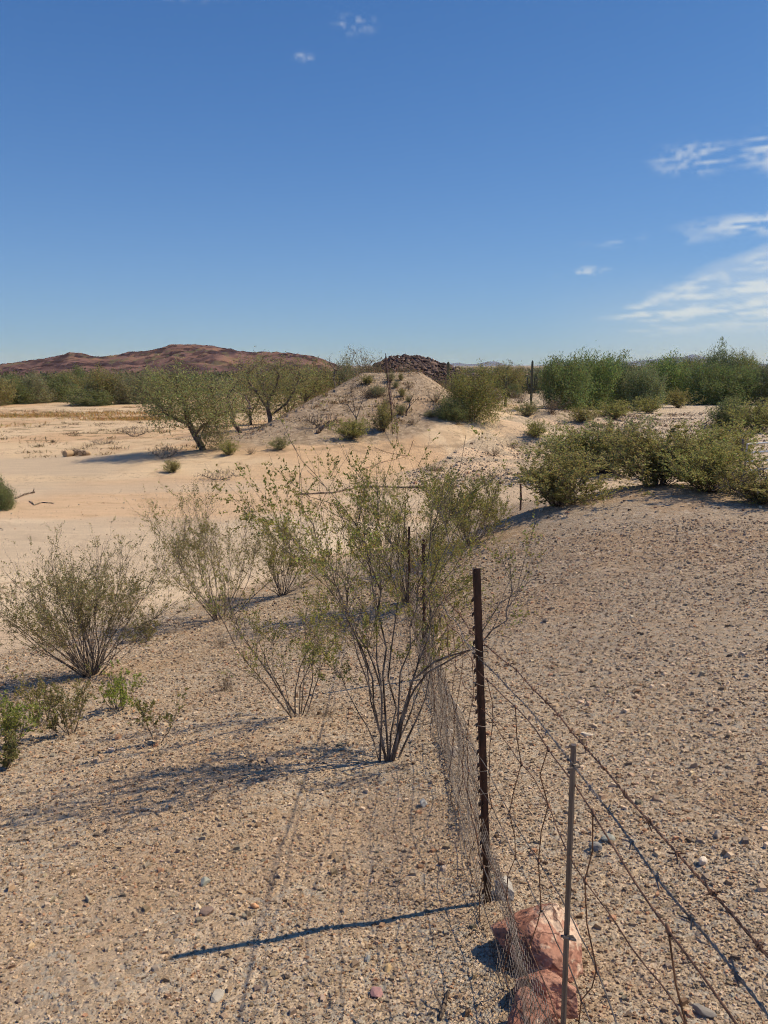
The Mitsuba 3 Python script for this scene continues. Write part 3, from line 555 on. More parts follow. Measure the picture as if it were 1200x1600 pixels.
G2 = 'feathery green trees along the right side of the wash'
for lab, kind, px, base, top, wd in [
    ('dark feathery tree at the left end of the right hand tree row', 'feather0', 880, 640, 560, 86),
    ('tall feathery tree, second from the left end of the right hand row', 'feather1', 925, 640, 556, 90),
    ('blue green feathery tree standing forward in the middle of the right hand row', 'feather2', 970, 638, 563, 96),
    ('bright green plume-like tree beside the pale gravel clearing', 'feather2', 1003, 642, 575, 64),
    ('dense green tree behind the gravel clearing', 'feather1', 1035, 630, 560, 88),
    ('rounded tree topping the row above the gravel clearing', 'feather3', 1082, 625, 560, 70),
    ('deep green tree over the right end of the gravel clearing', 'feather0', 1100, 632, 570, 72),
    ('tall grey green tree with a pointed top near the right edge', 'feather2', 1122, 628, 545, 58),
    ('grey green tree with a ragged double top near the right edge', 'feather3', 1156, 628, 556, 66),
    ('dull green tree at the right edge of the picture', 'feather2', 1200, 632, 566, 90),
    ('low dark tree filling the gap between the two leftmost feathery trees', 'feather3', 903, 636, 570, 80),
    ('shady tree set back between the tall feathery tree and the blue green one', 'feather0', 950, 630, 566, 84),
    ('broad dark tree set back just right of the bright plume-like tree', 'feather3', 1056, 626, 564, 90),
    ('low tree joining the two ragged tall trees near the right edge', 'feather0', 1140, 632, 574, 84)]:
    plant('feathery_tree', lab, 'tree', kind, px, base, top, wd, group=G2, parts=TP)
for lab, kind, px, base, top, wd, cat in [
    ('grey leafless thorn bush in front of the dark feathery tree', 'dryshrub0', 862, 648, 616, 56, 'dead bush'),
    ('small dusky shrub left of the grey leafless thorn bush', 'shrub1', 826, 650, 626, 40, 'shrub'),
    ('yellowish feathery shrub at the foot of the right hand tree row', 'shrub2', 958, 656, 626, 62, 'shrub'),
    ('olive shrub in front of the blue green feathery tree', 'shrub0', 912, 662, 636, 56, 'shrub'),
    ('yellow green shrub by the left edge of the pale gravel clearing', 'shrub2', 1012, 646, 620, 44, 'shrub'),
    ('rounded brown green shrub at the back of the pale gravel clearing', 'shrub0', 1060, 637, 608, 46, 'shrub'),
    ('dark green shrub right of the pale gravel clearing', 'thicket2', 1140, 668, 622, 74, 'shrub'),
    ('broad olive shrub near the right edge behind the metal gate', 'shrub2', 1185, 676, 624, 84, 'shrub')]:
    plant('desert_shrub', lab, cat, kind, px, base, top, wd)
G3 = 'creosote bushes along the rim of the gravel bank'
for lab, kind, px, base, top, wd in [
    ('sprawling creosote bush with bare lower stems, left end of the bank rim', 'shrub0', 872, 790, 702, 175),
    ('grey green creosote bush behind the rim, second from the left', 'shrub1', 950, 746, 654, 185),
    ('big dense creosote bush with dark stems in the middle of the rim', 'shrub0', 1030, 758, 664, 200),
    ('olive creosote bush between the big one and the gate', 'shrub2', 1106, 768, 688, 175),
    ('creosote bush hanging over the rim at the right edge', 'shrub0', 1186, 788, 732, 150),
    ('low grey creosote bush filling the gap behind the rim', 'shrub1', 1085, 744, 690, 150),
    ('pale olive creosote bush on the wash side of the rim, between the left two', 'shrub2', 908, 746, 672, 150),
    ('creosote bush behind the rim, just right of the big dense one', 'shrub1', 1078, 724, 680, 120),
    ('tall olive creosote bush behind the rim, left of the gate', 'shrub2', 1120, 730, 660, 140)]:
    plant('creosote_bush', lab, 'bush', kind, px, base, top, wd, group=G3)
plant('creosote_bush', 'fallen grey dead bush sprawled at the right end of the bank rim', 'dead bush', 'sprawl', 1190, 788, 728, 130, 0)

# small plants on the berm and in the wash
for lab, kind, px, base, top, wd in [
    ('small olive bush high on the left of the berm crest', 'shrub0', 573, 600, 585, 26), ('tiny bush just under the berm crest beside the fence', 'shrub1', 611, 596, 580, 16),
    ('tiny round bush on the berm crest right of the fence', 'shrub0', 626, 594, 582, 11), ('tiny bush a little below the crest, right of the fence', 'shrub1', 619, 606, 594, 12),
    ('grey tuft halfway between crest and forked stump', 'dryshrub0', 637, 606, 595, 12), ('dry brown low thicket across the upper berm', 'dryshrub1', 574, 622, 602, 46),
    ('dusky green low bush touching the fence on the upper berm', 'thicket1', 588, 616, 603, 32), ('dark small bush right of the fence on mid berm', 'shrub0', 629, 619, 606, 15),
    ('small bush above the forked stump', 'shrub1', 638, 628, 618, 10), ('pale bush left of the forked stump', 'shrub1', 628, 647, 630, 20), ('grey dry bush below the forked stump', 'dryshrub0', 644, 664, 650, 24),
    ('large green bush against the fence at the foot of the berm', 'shrub0', 598, 674, 628, 44), ('broad olive bush below the dead fan-shaped shrub', 'shrub2', 548, 686, 654, 56),
    ('tall sparse bush behind the fence on mid berm', 'dryshrub1', 603, 640, 615, 26), ('round grey bush at the front foot of the berm', 'shrub1', 439, 703, 681, 34),
    ('grey low scrub on the right flank of the berm', 'dryshrub1', 680, 628, 608, 34), ('small scrub low on the right flank of the berm', 'shrub1', 672, 652, 640, 22),
    ('dull small bush on the left slope of the berm', 'dryshrub0', 549, 613, 597, 14), ('small yellowish bush at the left end of the berm foot', 'shrub2', 357, 712, 688, 30),
    ('sparse grey weed left of the round grey bush', 'dryshrub0', 392, 710, 697, 18)]:
    plant('berm_shrub', lab, 'shrub', kind, px, base, top, wd, group='small shrubs scattered over the gravel berm')
k_, _ = plant('forked_stump', 'dark forked stump with a few leaves on the right of the berm', 'stump', 'forked', 644, 649, 613, 21, 0, parts=('trunk', 'foliage')); tag(k_ + '__foliage', None, None, None, 'stuff')
plant('dead_shrub', 'dead fan-shaped shrub with grey limbs on the left of the berm', 'dead shrub', 'deadfan', 552, 660, 614, 44, 0, parts=('limb', 'tuft'))
plant('fallen_branches', 'tangle of dark fallen branches on the left slope of the berm', 'branches', 'sprawl', 505, 668, 642, 62, 0, parts=('limb', 'tuft'))
plant('fallen_branches', 'heap of grey dead branches behind the leaning mesquite', 'branches', 'sprawl', 212, 682, 664, 52, 0, parts=('limb', 'tuft'))
plant('fallen_branches', 'flattened dark brush pile in the wash right of the mesquite', 'branches', 'sprawl', 343, 750, 733, 66, 0, parts=('limb', 'tuft'))
plant('fallen_branches', 'low dead brush at the foot of the leaning mesquite', 'branches', 'sprawl', 258, 716, 696, 50, 0, parts=('limb', 'tuft'))
plant('fallen_branches', 'thin bare branch lying on the sand left of the brush heap', 'branches', 'sprawl', 160, 694, 684, 40, 0, parts=('limb', 'tuft'))
plant('desert_shrub', 'olive tuft in front of the foot of the leaning mesquite', 'shrub', 'shrub0', 270, 738, 718, 34)
plant('desert_shrub', 'light green feathery bush alone on the wash bed right of the berm', 'bush', 'shrub2', 838, 684, 656, 36)
plant('desert_shrub', 'round dry tan bush on the gravel bed', 'dry bush', 'dryshrub1', 772, 714, 696, 38)
plant('desert_shrub', 'dry olive bush at the edge of the gravel bed, left of the tan one', 'dry bush', 'dryshrub0', 680, 738, 722, 60)
plant('desert_shrub', 'flat dry weeds on the gravel bed behind the tan bush', 'dry weeds', 'dryshrub1', 800, 699, 689, 50)
plant('desert_shrub', 'leafy deep green bush cut by the left edge of the picture', 'bush', 'thicket2', 4, 797, 748, 44)
plant('dry_weed', 'sparse dead weed stalks on open gravel left of the slender bush', 'weed', 'dryshrub1', 352, 1078, 1040, 34)
plant('dry_weed', 'tiny dead weed stalks further up the gravel behind the left weed', 'weed', 'dryshrub0', 346, 1012, 985, 22)
plant('dry_weed', 'low reddish dry litter at the foot of the slender bush', 'weed', 'dryshrub1', 506, 1118, 1098, 60)
# yellow dry grass in bands at the far left of the wash
_r = np.random.default_rng(91); gp = []
for (cx, cy, rx, ry, n) in [(-34, 72, 9, 2.2, 1600), (-22, 67, 5, 1.6, 1100), (-38, 60, 8, 1.6, 700), (-27, 76, 12, 2, 900)]:
    a = _r.normal(size=(n, 2)) * .5; gp.append(np.stack([cx + a[:, 0] * rx, cy + a[:, 1] * ry], 1))
gp = np.vstack(gp); P = np.stack([gp[:, 0], gp[:, 1], ground(gp[:, 0], gp[:, 1])], 1)
lf, c = leaves(P, .34, .07, _r, (.46, .31, .13), 2.2, .3)
put('dry_grass', lf, 'leaf_mat', color=c); tag('dry_grass', 'bands of dry straw coloured grass on the far left of the wash', 'grass', None, 'stuff')
# brown weed tufts and stone litter over the wash
_r = np.random.default_rng(93); n = 420
wx = np.concatenate([_r.uniform(-42, -9, n), _r.uniform(-8, 6, 160), _r.uniform(13, 30, 160)]); wy = np.concatenate([_r.uniform(39, 92, n), _r.uniform(42, 53, 160), _r.uniform(40, 70, 160)])
kp = meshkit.fbm(np.stack([wx * .12, wy * .2, wx * 0], -1), 3, 8) + .25 * _r.random(len(wx)) > .60; wx, wy = wx[kp], wy[kp]; n = len(wx)
P = np.repeat(np.stack([wx, wy, ground(wx, wy)], 1), 34, 0); sz = np.repeat(_r.uniform(.12, .5, n), 34)[:, None]
P = P + _r.normal(size=P.shape) * sz * np.array([1.1, .7, .05]); lf, c = leaves(P, .22, .045, _r, np.repeat(np.array([.26, .19, .11]) * _r.uniform(.5, 1.3, (n, 1)), 34, 0), 1.0)
put('dry_weeds', lf, 'leaf_mat', color=c); tag('dry_weeds', 'low brown weeds and litter scattered over the wash and berm', 'weeds', None, 'stuff')
# scrub of the plain beyond
_r = np.random.default_rng(92); n = 3600
az = np.radians(_r.uniform(-40, 40, n)); rd = 130 * (1100 / 130) ** _r.random(n); gp = np.stack([rd * np.sin(az), rd * np.cos(az)], 1)
hz = ground(gp[:, 0], gp[:, 1], False); m_, c_ = [], []
P = np.repeat(np.stack([gp[:, 0], gp[:, 1], hz + .8], 1), 16, 0) + _r.normal(size=(n * 16, 3)) * np.repeat(_r.uniform(.5, 1.6, n), 16)[:, None] * np.array([1.1, 1.1, .6])
lf, c = leaves(P, 1.1, .6, _r, np.repeat(np.array([.13, .135, .07]) * _r.uniform(.6, 1.4, (n, 1)), 16, 0), .3)
put('far_scrub', lf, 'leaf_mat', color=c); tag('far_scrub', 'dark desert scrub dotting the plain beyond the wash', 'scrub', None, 'stuff')

# saguaros
def saguaro(label, px, base, top, y, arms, r=.2):
    p = at_y(px, base, y); p[2] = gz(p[0], p[1]); h = at_y(px, top, y)[2] - p[2]
    k = thing('saguaro_cactus', label, 'cactus')
    def ribbed(path, rad):
        path = np.asarray(path, float); t = norm(np.gradient(path, axis=0)); nr = 26
        a = norm(np.cross(t, [0.02, 1, .01])); b = np.cross(t, a); ang = np.arange(nr) * 2 * PI / nr
        rr_ = rad * (1 + .09 * np.cos(ang * 13)); s = np.ones(len(path)); s[-1], s[-2], s[-3] = .12, .62, .88; s[0] = .8
        v = path[:, None] + (s[:, None] * rr_[None])[:, :, None] * (np.cos(ang)[None, :, None] * a[:, None] + np.sin(ang)[None, :, None] * b[:, None])
        i, j = np.meshgrid(np.arange(len(path) - 1), np.arange(nr), indexing='ij'); jn = (j + 1) % nr
        f = np.stack([i * nr + j, i * nr + jn, (i + 1) * nr + jn, (i + 1) * nr + j], -1).reshape(-1, 4)
        return v.reshape(-1, 3), np.vstack([f[:, [0, 1, 2]], f[:, [0, 2, 3]]])
    zz = np.concatenate([np.linspace(-.2, h - .35, 10), [h - .2, h - .08, h]])
    part(k, 'trunk', ribbed(np.stack([zz * 0 + p[0], zz * 0 + p[1], zz + p[2]], 1), r), 'saguaro_mat', smooth=True)
    for (za, out, zt) in arms:
        u = np.linspace(0, PI / 2, 6); s = np.sign(out)
        pa = [(p[0] + s * r * .5, za - .02)] + [(p[0] + out - (out - s * r) * math.cos(q), za + abs(out) * .6 * (1 - math.cos(q)) ** 1.0 * .9) for q in u] + [(p[0] + out, z) for z in np.linspace(za + abs(out) * .75, zt - .2, 4)] + [(p[0] + out, zt - .08), (p[0] + out, zt)]
        pa = np.array(pa); part(k, 'arm', ribbed(np.stack([pa[:, 0], pa[:, 0] * 0 + p[1], pa[:, 1] + p[2]], 1), r * .72), 'saguaro_mat', smooth=True)
saguaro('tall saguaro cactus with several upturned arms, standing clear of the trees', 830, 620, 563, 88, [(1.6, .34, 3.2), (1.5, .60, 3.3), (1.9, -.50, 3.2), (1.3, -.34, 2.4)], .125)
saguaro('single armless saguaro cactus at the foot of the dark boulder hill', 700, 600, 565, 92, [(1.7, .42, 2.2)], .17)
saguaro('short armless saguaro cactus between the rounded tree and the armed one', 790, 618, 588, 80, [], .13)

# ------------------------------------------------------------------ near creosote bushes
def near_bush(label, px, base, seed, group=None, **kw):
    p = survey(px, base); wood, lf, c = creosote(seed, **kw)
    k = thing('creosote_bush', label, 'bush', group); M = T().translate(p.tolist())
    scene[k + '__stem'] = {**mikit.ply(wood, 'twig_mat', smooth=True), 'to_world': M}
    scene[k + '__foliage'] = {**mikit.ply(lf, 'leaf_mat', color=c), 'to_world': M}
    return p
NEARCOL = (.31, .30, .10)
p0 = survey(608, 1188)
def rel(px, py, dy): return at_y(px, py, p0[1] + dy) - p0
near_bush('tall V-shaped creosote bush with dark stems in the middle, against the fence', 608, 1188, 301, height=1.5, spread=.75, stems=6, sub=13, twig=8, leafn=18, col=NEARCOL, leaf=(.018, .0105), stem_r=.0068, bare=.40, gap=.465, lean=(.05, .22),
          mains=[[(-.02, 0, -.03), rel(580, 1060, .02), rel(545, 930, .05), rel(500, 860, .1), rel(470, 740, .15)],
                 [(-.01, 0, -.03), rel(575, 1050, -.05), rel(525, 920, -.10), rel(462, 850, -.1), rel(440, 830, -.1)],
                 [(.02, 0, -.03), rel(640, 1090, 0), rel(690, 1040, -.05), rel(745, 1000, -.1), rel(790, 930, -.1), rel(850, 905, -.1)],
                 [(.02, 0, -.03), rel(645, 1085, -.02), rel(700, 1025, -.1), rel(770, 990, -.15), rel(800, 930, -.2), rel(790, 870, -.2)],
                 [(.0, 0, -.03), rel(630, 1050, .05), rel(650, 950, .1), rel(680, 830, .2), rel(728, 680, .3)],
                 [(.02, 0, -.03), rel(650, 1060, .05), rel(675, 960, .1), rel(690, 850, .2), rel(720, 760, .3)],
                 [(.0, 0, -.03), rel(600, 1050, .1), rel(590, 930, .2), rel(560, 820, .3), rel(480, 735, .3)],
                 [(.0, 0, -.03), rel(615, 1060, .1), rel(620, 930, .2), rel(600, 820, .3), rel(590, 750, .3)],
                 [(.0, 0, -.03), rel(595, 1080, .0), rel(560, 990, .0), rel(510, 920, .0), rel(440, 860, -.1)]])
near_bush('slender creosote bush left of the tall V-shaped one', 468, 1117, 302, height=1.2, spread=.62, stems=9, sub=11, twig=6, leafn=14, col=NEARCOL, leaf=(.016, .009), stem_r=.0075, bare=.45, gap=.45, lean=(-.05, 0))
near_bush('broad fan-shaped creosote bush with many grey stems on the left of the bank', 142, 1056, 303, height=1.62, spread=.98, stems=66, sub=9, twig=6, leafn=14, col=(.29, .265, .125), leaf=(.021, .011), stem_r=.0065, bare=.42, gap=.47)
near_bush('upright airy creosote bush at the foot of the bank, right of the broad one', 342, 968, 304, height=2.2, spread=.98, stems=28, sub=11, twig=7, leafn=14, col=(.30, .27, .11), leaf=(.026, .014), stem_r=.007, bare=.36, gap=.48)
near_bush('creosote bush standing behind the tall V-shaped one beyond the fence', 640, 940, 305, height=1.95, spread=1.15, stems=44, sub=10, twig=7, leafn=15, col=NEARCOL, leaf=(.025, .014), stem_r=.007, bare=.36, gap=.48)
near_bush('creosote bush low on the bank behind the fence, right of the middle', 735, 852, 306, height=1.42, spread=1.3, stems=46, sub=9, twig=6, leafn=14, col=(.30, .29, .105), leaf=(.029, .016), stem_r=.007, bare=.30, gap=.47)
near_bush('creosote bush at the foot of the bank behind the slender one', 440, 930, 307, height=1.45, spread=1.1, stems=36, sub=9, twig=6, leafn=13, col=NEARCOL, leaf=(.024, .013), stem_r=.007, bare=.34, gap=.45)
for lab, px, base, sd, h, spr, n, col in [
    ('little bright green bush between the broad bush and the twisted seedling', 182, 1108, 311, .42, .9, 12, (.32, .39, .095)),
    ('small twisted two-stemmed bush, rightmost of the little ones on the left', 246, 1160, 312, .42, .7, 3, (.29, .275, .11)),
    ('small sparse reddish-stemmed bush below the broad creosote bush', 112, 1144, 313, .52, 1.0, 12, (.27, .245, .11)),
    ('small bright green bush at the left edge of the picture', 14, 1168, 314, .5, .9, 14, (.32, .37, .105)),
    ('thin seedling bush left of the reddish-stemmed one', 72, 1132, 315, .5, .8, 8, (.30, .275, .11)),
    ('low tuft at the lower left edge of the picture', 2, 1202, 316, .25, 1.1, 10, (.27, .265, .115)),
    ('low olive sprig hugging the ground right of the broad bush', 232, 1000, 317, .45, 1.3, 14, (.30, .275, .11))]:
    near_bush(lab, px, base, sd, 'little bushes on the left of the bank', height=h, spread=spr, stems=n, sub=8, twig=5, leafn=11, col=col, leaf=(.017, .0095), stem_r=.0048, bare=.3)
# ------------------------------------------------------------------ the near fence, running straight away down the bank
FX = .40
fence = thing('wire_fence', 'rusty wire fence with barbed strands, field wire and netting running away down the bank', 'fence')
def tpost(foot, top, studs=True):
    """A rusted steel T-post: flange facing left with a row of studs, web to the right."""
    foot, top = np.asarray(foot, float), np.asarray(top, float); L = np.linalg.norm(top - foot)
    fl = trimesh.creation.box((.005, .032, L)); fl.apply_translation((0, 0, L / 2))
    web = trimesh.creation.box((.024, .0055, L - .002)); web.apply_translation((.0142, 0, L / 2))
    ms = [fl, web]
    if studs:
        for i in range(int((L - .1) / .054)):
            b = trimesh.creation.box((.009, .011, .012)); b.vertices[:, 2] += np.where(b.vertices[:, 0] < 0, -.005, .004); b.apply_translation((-.0058, 0, .09 + i * .054)); ms.append(b)
    m = trimesh.util.concatenate(ms); v = np.array(m.vertices); t = (top - foot) / L
    x = norm(np.array([1.0, -.12, 0]) - t * (np.array([1.0, -.12, 0]) @ t)); y = np.cross(t, x)
    return foot + v[:, :1] * x + v[:, 1:2] * y + v[:, 2:] * t, np.array(m.faces)
POSTS = [((.402, 2.60, gz(.40, 2.6) - .15), (.318, 2.60, .79)), ((.378, 6.72, gz(.38, 6.72) - .15), (.350, 6.72, -.06)), ((.37, 10.9, gz(.37, 10.9) - .15), (.36, 10.9, gz(.37, 10.9) + 1.3)), ((.37, 15.0, gz(.37, 15.0) - .15), (.42, 15.0, gz(.37, 15) + 1.3))]
for a, b in POSTS: part(fence, 'post', tpost(a, b), 'post_mat')
# the thin steel stay nearest the camera
tt = np.linspace(0, 1, 9)[:, None]; A, B = np.array([.398, 1.40, gz(.4, 1.4) - .12]), np.array([.40, 1.467, .715])
part(fence, 'steel_stay', join(tubes((A + (B - A) * tt) , np.full(9, .0065), 8, True), tubes(np.array([B - [.013, 0, .035], B - [-.013, 0, .04], B - [-.013, .01, .045], B - [.014, .012, .05]]), np.full(4, .0028), 5), tubes(np.array([[.386, 1.42, .29], [.412, 1.415, .287], [.41, 1.43, .283], [.385, 1.435, .28]]), np.full(4, .003), 5)), 'steel_mat', smooth=40)
_r = np.random.default_rng(401)
YS = np.concatenate([np.arange(.35, 2.6, .05), np.arange(2.6, 15.2, .08)])
SUP = np.array([-.6, 1.45, 2.60, 6.72, 10.9, 15.0])
base = ground(np.full(len(YS), .38), YS, False)
def sag(amount):
    k = np.clip(np.searchsorted(SUP, YS) - 1, 0, len(SUP) - 2); u = (YS - SUP[k]) / (SUP[k + 1] - SUP[k]); return amount * (SUP[k + 1] - SUP[k]) / 4 * (4 * u * (1 - u))
xs_post = np.interp(YS, [.3, 1.45, 2.6, 6.72, 10.9, 15], [.405, .402, .345, .36, .362, .41])
def strand(h0, amp, seed, sg, xo=0.0):
    n1 = meshkit.fbm(np.stack([YS * 2.1, YS * 0 + seed, YS * 0], -1), 3, seed) - .5; n2 = meshkit.fbm(np.stack([YS * 2.1, YS * 0 + seed + 5, YS * 0], -1), 3, seed + 3) - .5
    return np.stack([xs_post + xo + amp * n1, YS, base + (h0 + amp * n2 - sag(sg)) * (1 - .055 * ssn(2.4, .8, YS))], 1)
def twisted(path, r, pitch=.045):
    """Two wires twisted round each other along a path."""
    seg = np.linalg.norm(np.diff(path, axis=0), axis=1); s = np.concatenate([[0], np.cumsum(seg)]); u = np.arange(0, s[-1], pitch / 5)
    P = np.stack([np.interp(u, s, path[:, k]) for k in range(3)], 1); t = norm(np.gradient(P, axis=0)); a = norm(np.cross(t, [1.0, 0, .02])); b = np.cross(t, a); ph = u / pitch * 2 * PI
    o = (np.cos(ph)[:, None] * a + np.sin(ph)[:, None] * b) * r
    return P, t, join(tubes(P + o, np.full(len(P), r), 4), tubes(P - o, np.full(len(P), r), 4))
def barbs(P, t, gap, r, L, seed):
    rg = np.random.default_rng(seed); out = []; step = np.linalg.norm(P[1] - P[0]); every = max(int(gap / step), 1)
    for i in range(every // 2, len(P) - 1, every):
        a = norm(np.cross(t[i], rg.normal(size=3))); b = np.cross(t[i], a)
        q = np.array([P[i] + t[i] * (j / 8 - .5) * .012 + (np.cos(j * 1.6) * a + np.sin(j * 1.6) * b) * (r * 2.4) for j in range(9)])
        q[0] += (q[0] - P[i]) * (L / (r * 2.4)) * .6; q[-1] += (q[-1] - P[i]) * (L / (r * 2.4)) * .6
        c = norm(rg.normal(size=3)); pts = np.array([P[i] + c * L + t[i] * .006, P[i] + c * r, P[i] - c * r, P[i] - c * L - t[i] * .006])
        out += [tubes(q, np.full(9, r * .8), 4), tubes(pts, np.full(4, r * .8), 4)]
    return join(*out)
for h0, sd, mat in ((1.055, 11, 'rusty_wire_mat'), (1.015, 12, 'grey_wire_mat')):
    w = strand(h0, .020, sd, .008, .022 if sd == 11 else .0); P, t, m = twisted(w, .00135)
    k = part(fence, 'barbed_wire', m, mat, smooth=True)
    put(numbered(k + '__barb'), barbs(P, t, .125, .0015, .0105, sd + 1), mat); tag(k + '__barb', None, None, None, 'stuff')
LINES = [.965, .80, .64, .50, .37, .25, .13, .03]
LW = [strand(h, .03 + .02 * (i > 0), 21 + i, .01 + .02 * (i > 0) + .012 * (i % 3), .01 * (i % 2)) for i, h in enumerate(LINES)]
for i, w in enumerate(LW): part(fence, 'field_wire', tubes(w, np.full(len(w), .0021 if i == 0 else .0017), 4), 'rusty_wire_mat' if i in (0, 1, 4) else 'grey_wire_mat', smooth=True)
stay_y = [.55, .90, 1.32, 1.66, 2.04, 2.42, 2.82] + list(np.arange(3.2, 14.8, .38))
for ys in stay_y:
    pts = []; dy = 0.0
    for i, w in enumerate(LW):
        dy += _r.normal() * .028; j = int(np.argmin(np.abs(YS - (ys + dy)))); f = np.interp(ys + dy, YS, np.arange(len(YS))); j0 = min(int(f), len(YS) - 2); p = w[j0] + (w[j0 + 1] - w[j0]) * (f - j0)
        if i: q = (pts[-1] + p) / 2 + _r.normal(scale=.007, size=3); pts.append(q)
        pts.append(p)
    pts = np.array(pts); knots = [tubes(np.array([p - [0, .008, .002], p + [0.001, 0, 0], p + [0, .008, .002]]), np.array([.0028, .0048, .0028]), 5) for p in pts[::2]]
    part(fence, 'stay_wire', join(tubes(pts, np.full(len(pts), .0016), 4), *knots), 'rusty_wire_mat', smooth=True)
# ties round the posts
for (f_, t_) in POSTS[:2]:
    f_, t_ = np.array(f_), np.array(t_)
    for fr in (.80, .785, .71, .60, .48, .42, .22, .10):
        c = f_ + (t_ - f_) * fr; a = np.linspace(0, 2 * PI, 9)
        rx, ry = (.030, .026)
        q = np.stack([c[0] + .015 + rx * np.cos(a), c[1] + ry * np.sin(a), c[2] + .006 * np.sin(a * 2 + fr * 9)], 1)
        part(fence, 'wire_tie', tubes(q, np.full(9, .0014 if fr < .75 else .0022), 4), 'grey_wire_mat', smooth=True)
# hexagonal netting along the foot of the fence
def netting(y0, y1, h, cell, r, xf, zf):
    ny, nz = int((y1 - y0) / cell), int(h / (cell * .75)); segs = []
    U, V = np.meshgrid(np.arange(ny + 1), np.arange(nz + 1), indexing='ij')
    def pt(u, v): return np.stack([xf(y0 + u * cell, v * cell * .75), y0 + u * cell, zf(y0 + u * cell, v * cell * .75)], -1)
    off = (V % 2) * .5
    a = pt(U + off, V + .0); up = pt(U + off, V + .42)
    segs.append(np.stack([a, up], -2).reshape(-1, 2, 3))
    l = pt(U + off - .5, V + 1.0); rr2 = pt(U + off + .5, V + 1.0)
    segs += [np.stack([up, l], -2).reshape(-1, 2, 3), np.stack([up, rr2], -2).reshape(-1, 2, 3)]
    S = np.concatenate(segs); return tubes(S, np.full((len(S), 2), r), 3)
bulge = lambda y, h: .375 + .035 * np.exp(-((y - 2.3) / .5) ** 2) * (h < .3) - .05 * np.exp(-((h - .02) / .08) ** 2) * np.exp(-((y - 2.3) / .45) ** 2) + .03 * (meshkit.fbm(np.stack([y * 2.2, h * 3, y * 0], -1), 3, 5) - .5)
zn = lambda y, h: np.interp(y, YS, base) + h * .92 - .01 + .04 * (meshkit.fbm(np.stack([y * 1.5, h * 2, y * 0 + 4], -1), 2, 6) - .5)
for y0, y1, hh in ((.6, 2.6, .40), (2.6, 6.7, .62), (6.7, 10.9, .6)):
    k = part(fence, 'netting', netting(y0, y1, hh, (.027, .036, .06)[(y0 > 1) + (y0 > 6)], (.0009, .0012, .0016)[(y0 > 1) + (y0 > 6)], bulge, zn), 'grey_wire_mat'); tag(k, None, None, None, 'stuff')

# the same line of fence where it climbs the berm, seen edge on
fence2 = thing('wire_fence', 'far stretch of leaning wire fence climbing the gravel berm, seen edge on', 'fence')
FY = np.array([41.0, 43.4, 45.8, 48.2, 50.4, 52.6]); FXX = np.array([.46, .42, .33, .26, .18, .12])
for y_, x_ in zip(FY, FXX):
    z_ = gz(x_, y_); part(fence2, 'post', tubes(np.array([[x_, y_, z_ - .2], [x_ - .03, y_, z_ + .7], [x_ - .05 + .05 * math.sin(y_), y_, z_ + 1.35]]), np.full(3, .024), 6, True), 'post_mat', smooth=40)
yy = np.linspace(41, 52.6, 60); xx = np.interp(yy, FY, FXX); zz = ground(xx, yy, False)
for h_ in (1.25, 1.0, .78, .58, .4, .25, .1): part(fence2, 'field_wire', tubes(np.stack([xx + .06 * (meshkit.fbm(np.stack([yy, yy * 0 + h_, yy * 0], -1), 2, 3) - .5), yy, zz + h_ - .06 * np.sin((yy - 41) / 2.4 * PI) ** 2], 1), np.full(60, .006), 4), 'rusty_wire_mat', smooth=True)
for y_ in np.arange(41.2, 52.6, .45):
    x_ = float(np.interp(y_, FY, FXX)); z_ = gz(x_, y_); part(fence2, 'stay_wire', tubes(np.array([[x_ + .11 * h_ + .09 * _r.normal(), y_ + .05 * _r.normal(), z_ + h_] for h_ in (.05, .4, .8, 1.25)]), np.full(4, .006), 4), 'rusty_wire_mat', smooth=True)
def on_ground(pts, lift=.02): 
    g = [survey(*q) for q in pts]; P = np.array([np.linspace(0, 1, 7)[:, None] * (b - a) + a for a, b in zip(g[:-1], g[1:])]).reshape(-1, 3)
    P[:, 2] = ground(P[:, 0], P[:, 1]) + lift; return P
lo = survey(612, 700)
part(fence2, 'loose_wire', tubes(np.array([[.33, 45.8, gz(.33, 45.8) + .9], [.55, 43, gz(.5, 43) + .8], [lo[0] + .35, lo[1], lo[2] + .25]]), np.full(3, .012), 4), 'rusty_wire_mat')
for q in ([(560, 736), (600, 722), (637, 714), (634, 712)], [(585, 700), (606, 709), (634, 714)], [(637, 714), (646, 688)]):
    P = on_ground(q, .03); part(fence2, 'loose_wire', tubes(P, np.full(len(P), .012), 4), 'rusty_wire_mat')
# a lone post where the bank rim meets the wash
p = at_y(813, 795, 21.5); g_ = gz(p[0], p[1]); t_ = at_y(813, 756, 21.5)[2]
k = thing('metal_post', 'thin dark metal post standing alone at the edge of the wash', 'post')
part(k, 'shaft', tubes(np.array([[p[0], p[1], g_ - .1], [p[0] + .01, p[1], (g_ + t_) / 2], [p[0] - .02, p[1], t_]]), np.full(3, .028), 6, True), 'post_mat', smooth=40)
part(k, 'wire_tie', tubes(np.array([[p[0] + .035 * math.cos(a), p[1] + .035 * math.sin(a), t_ - .25 + .01 * math.sin(2 * a)] for a in np.linspace(0, 2 * PI, 9)]), np.full(9, .006), 4), 'grey_wire_mat')
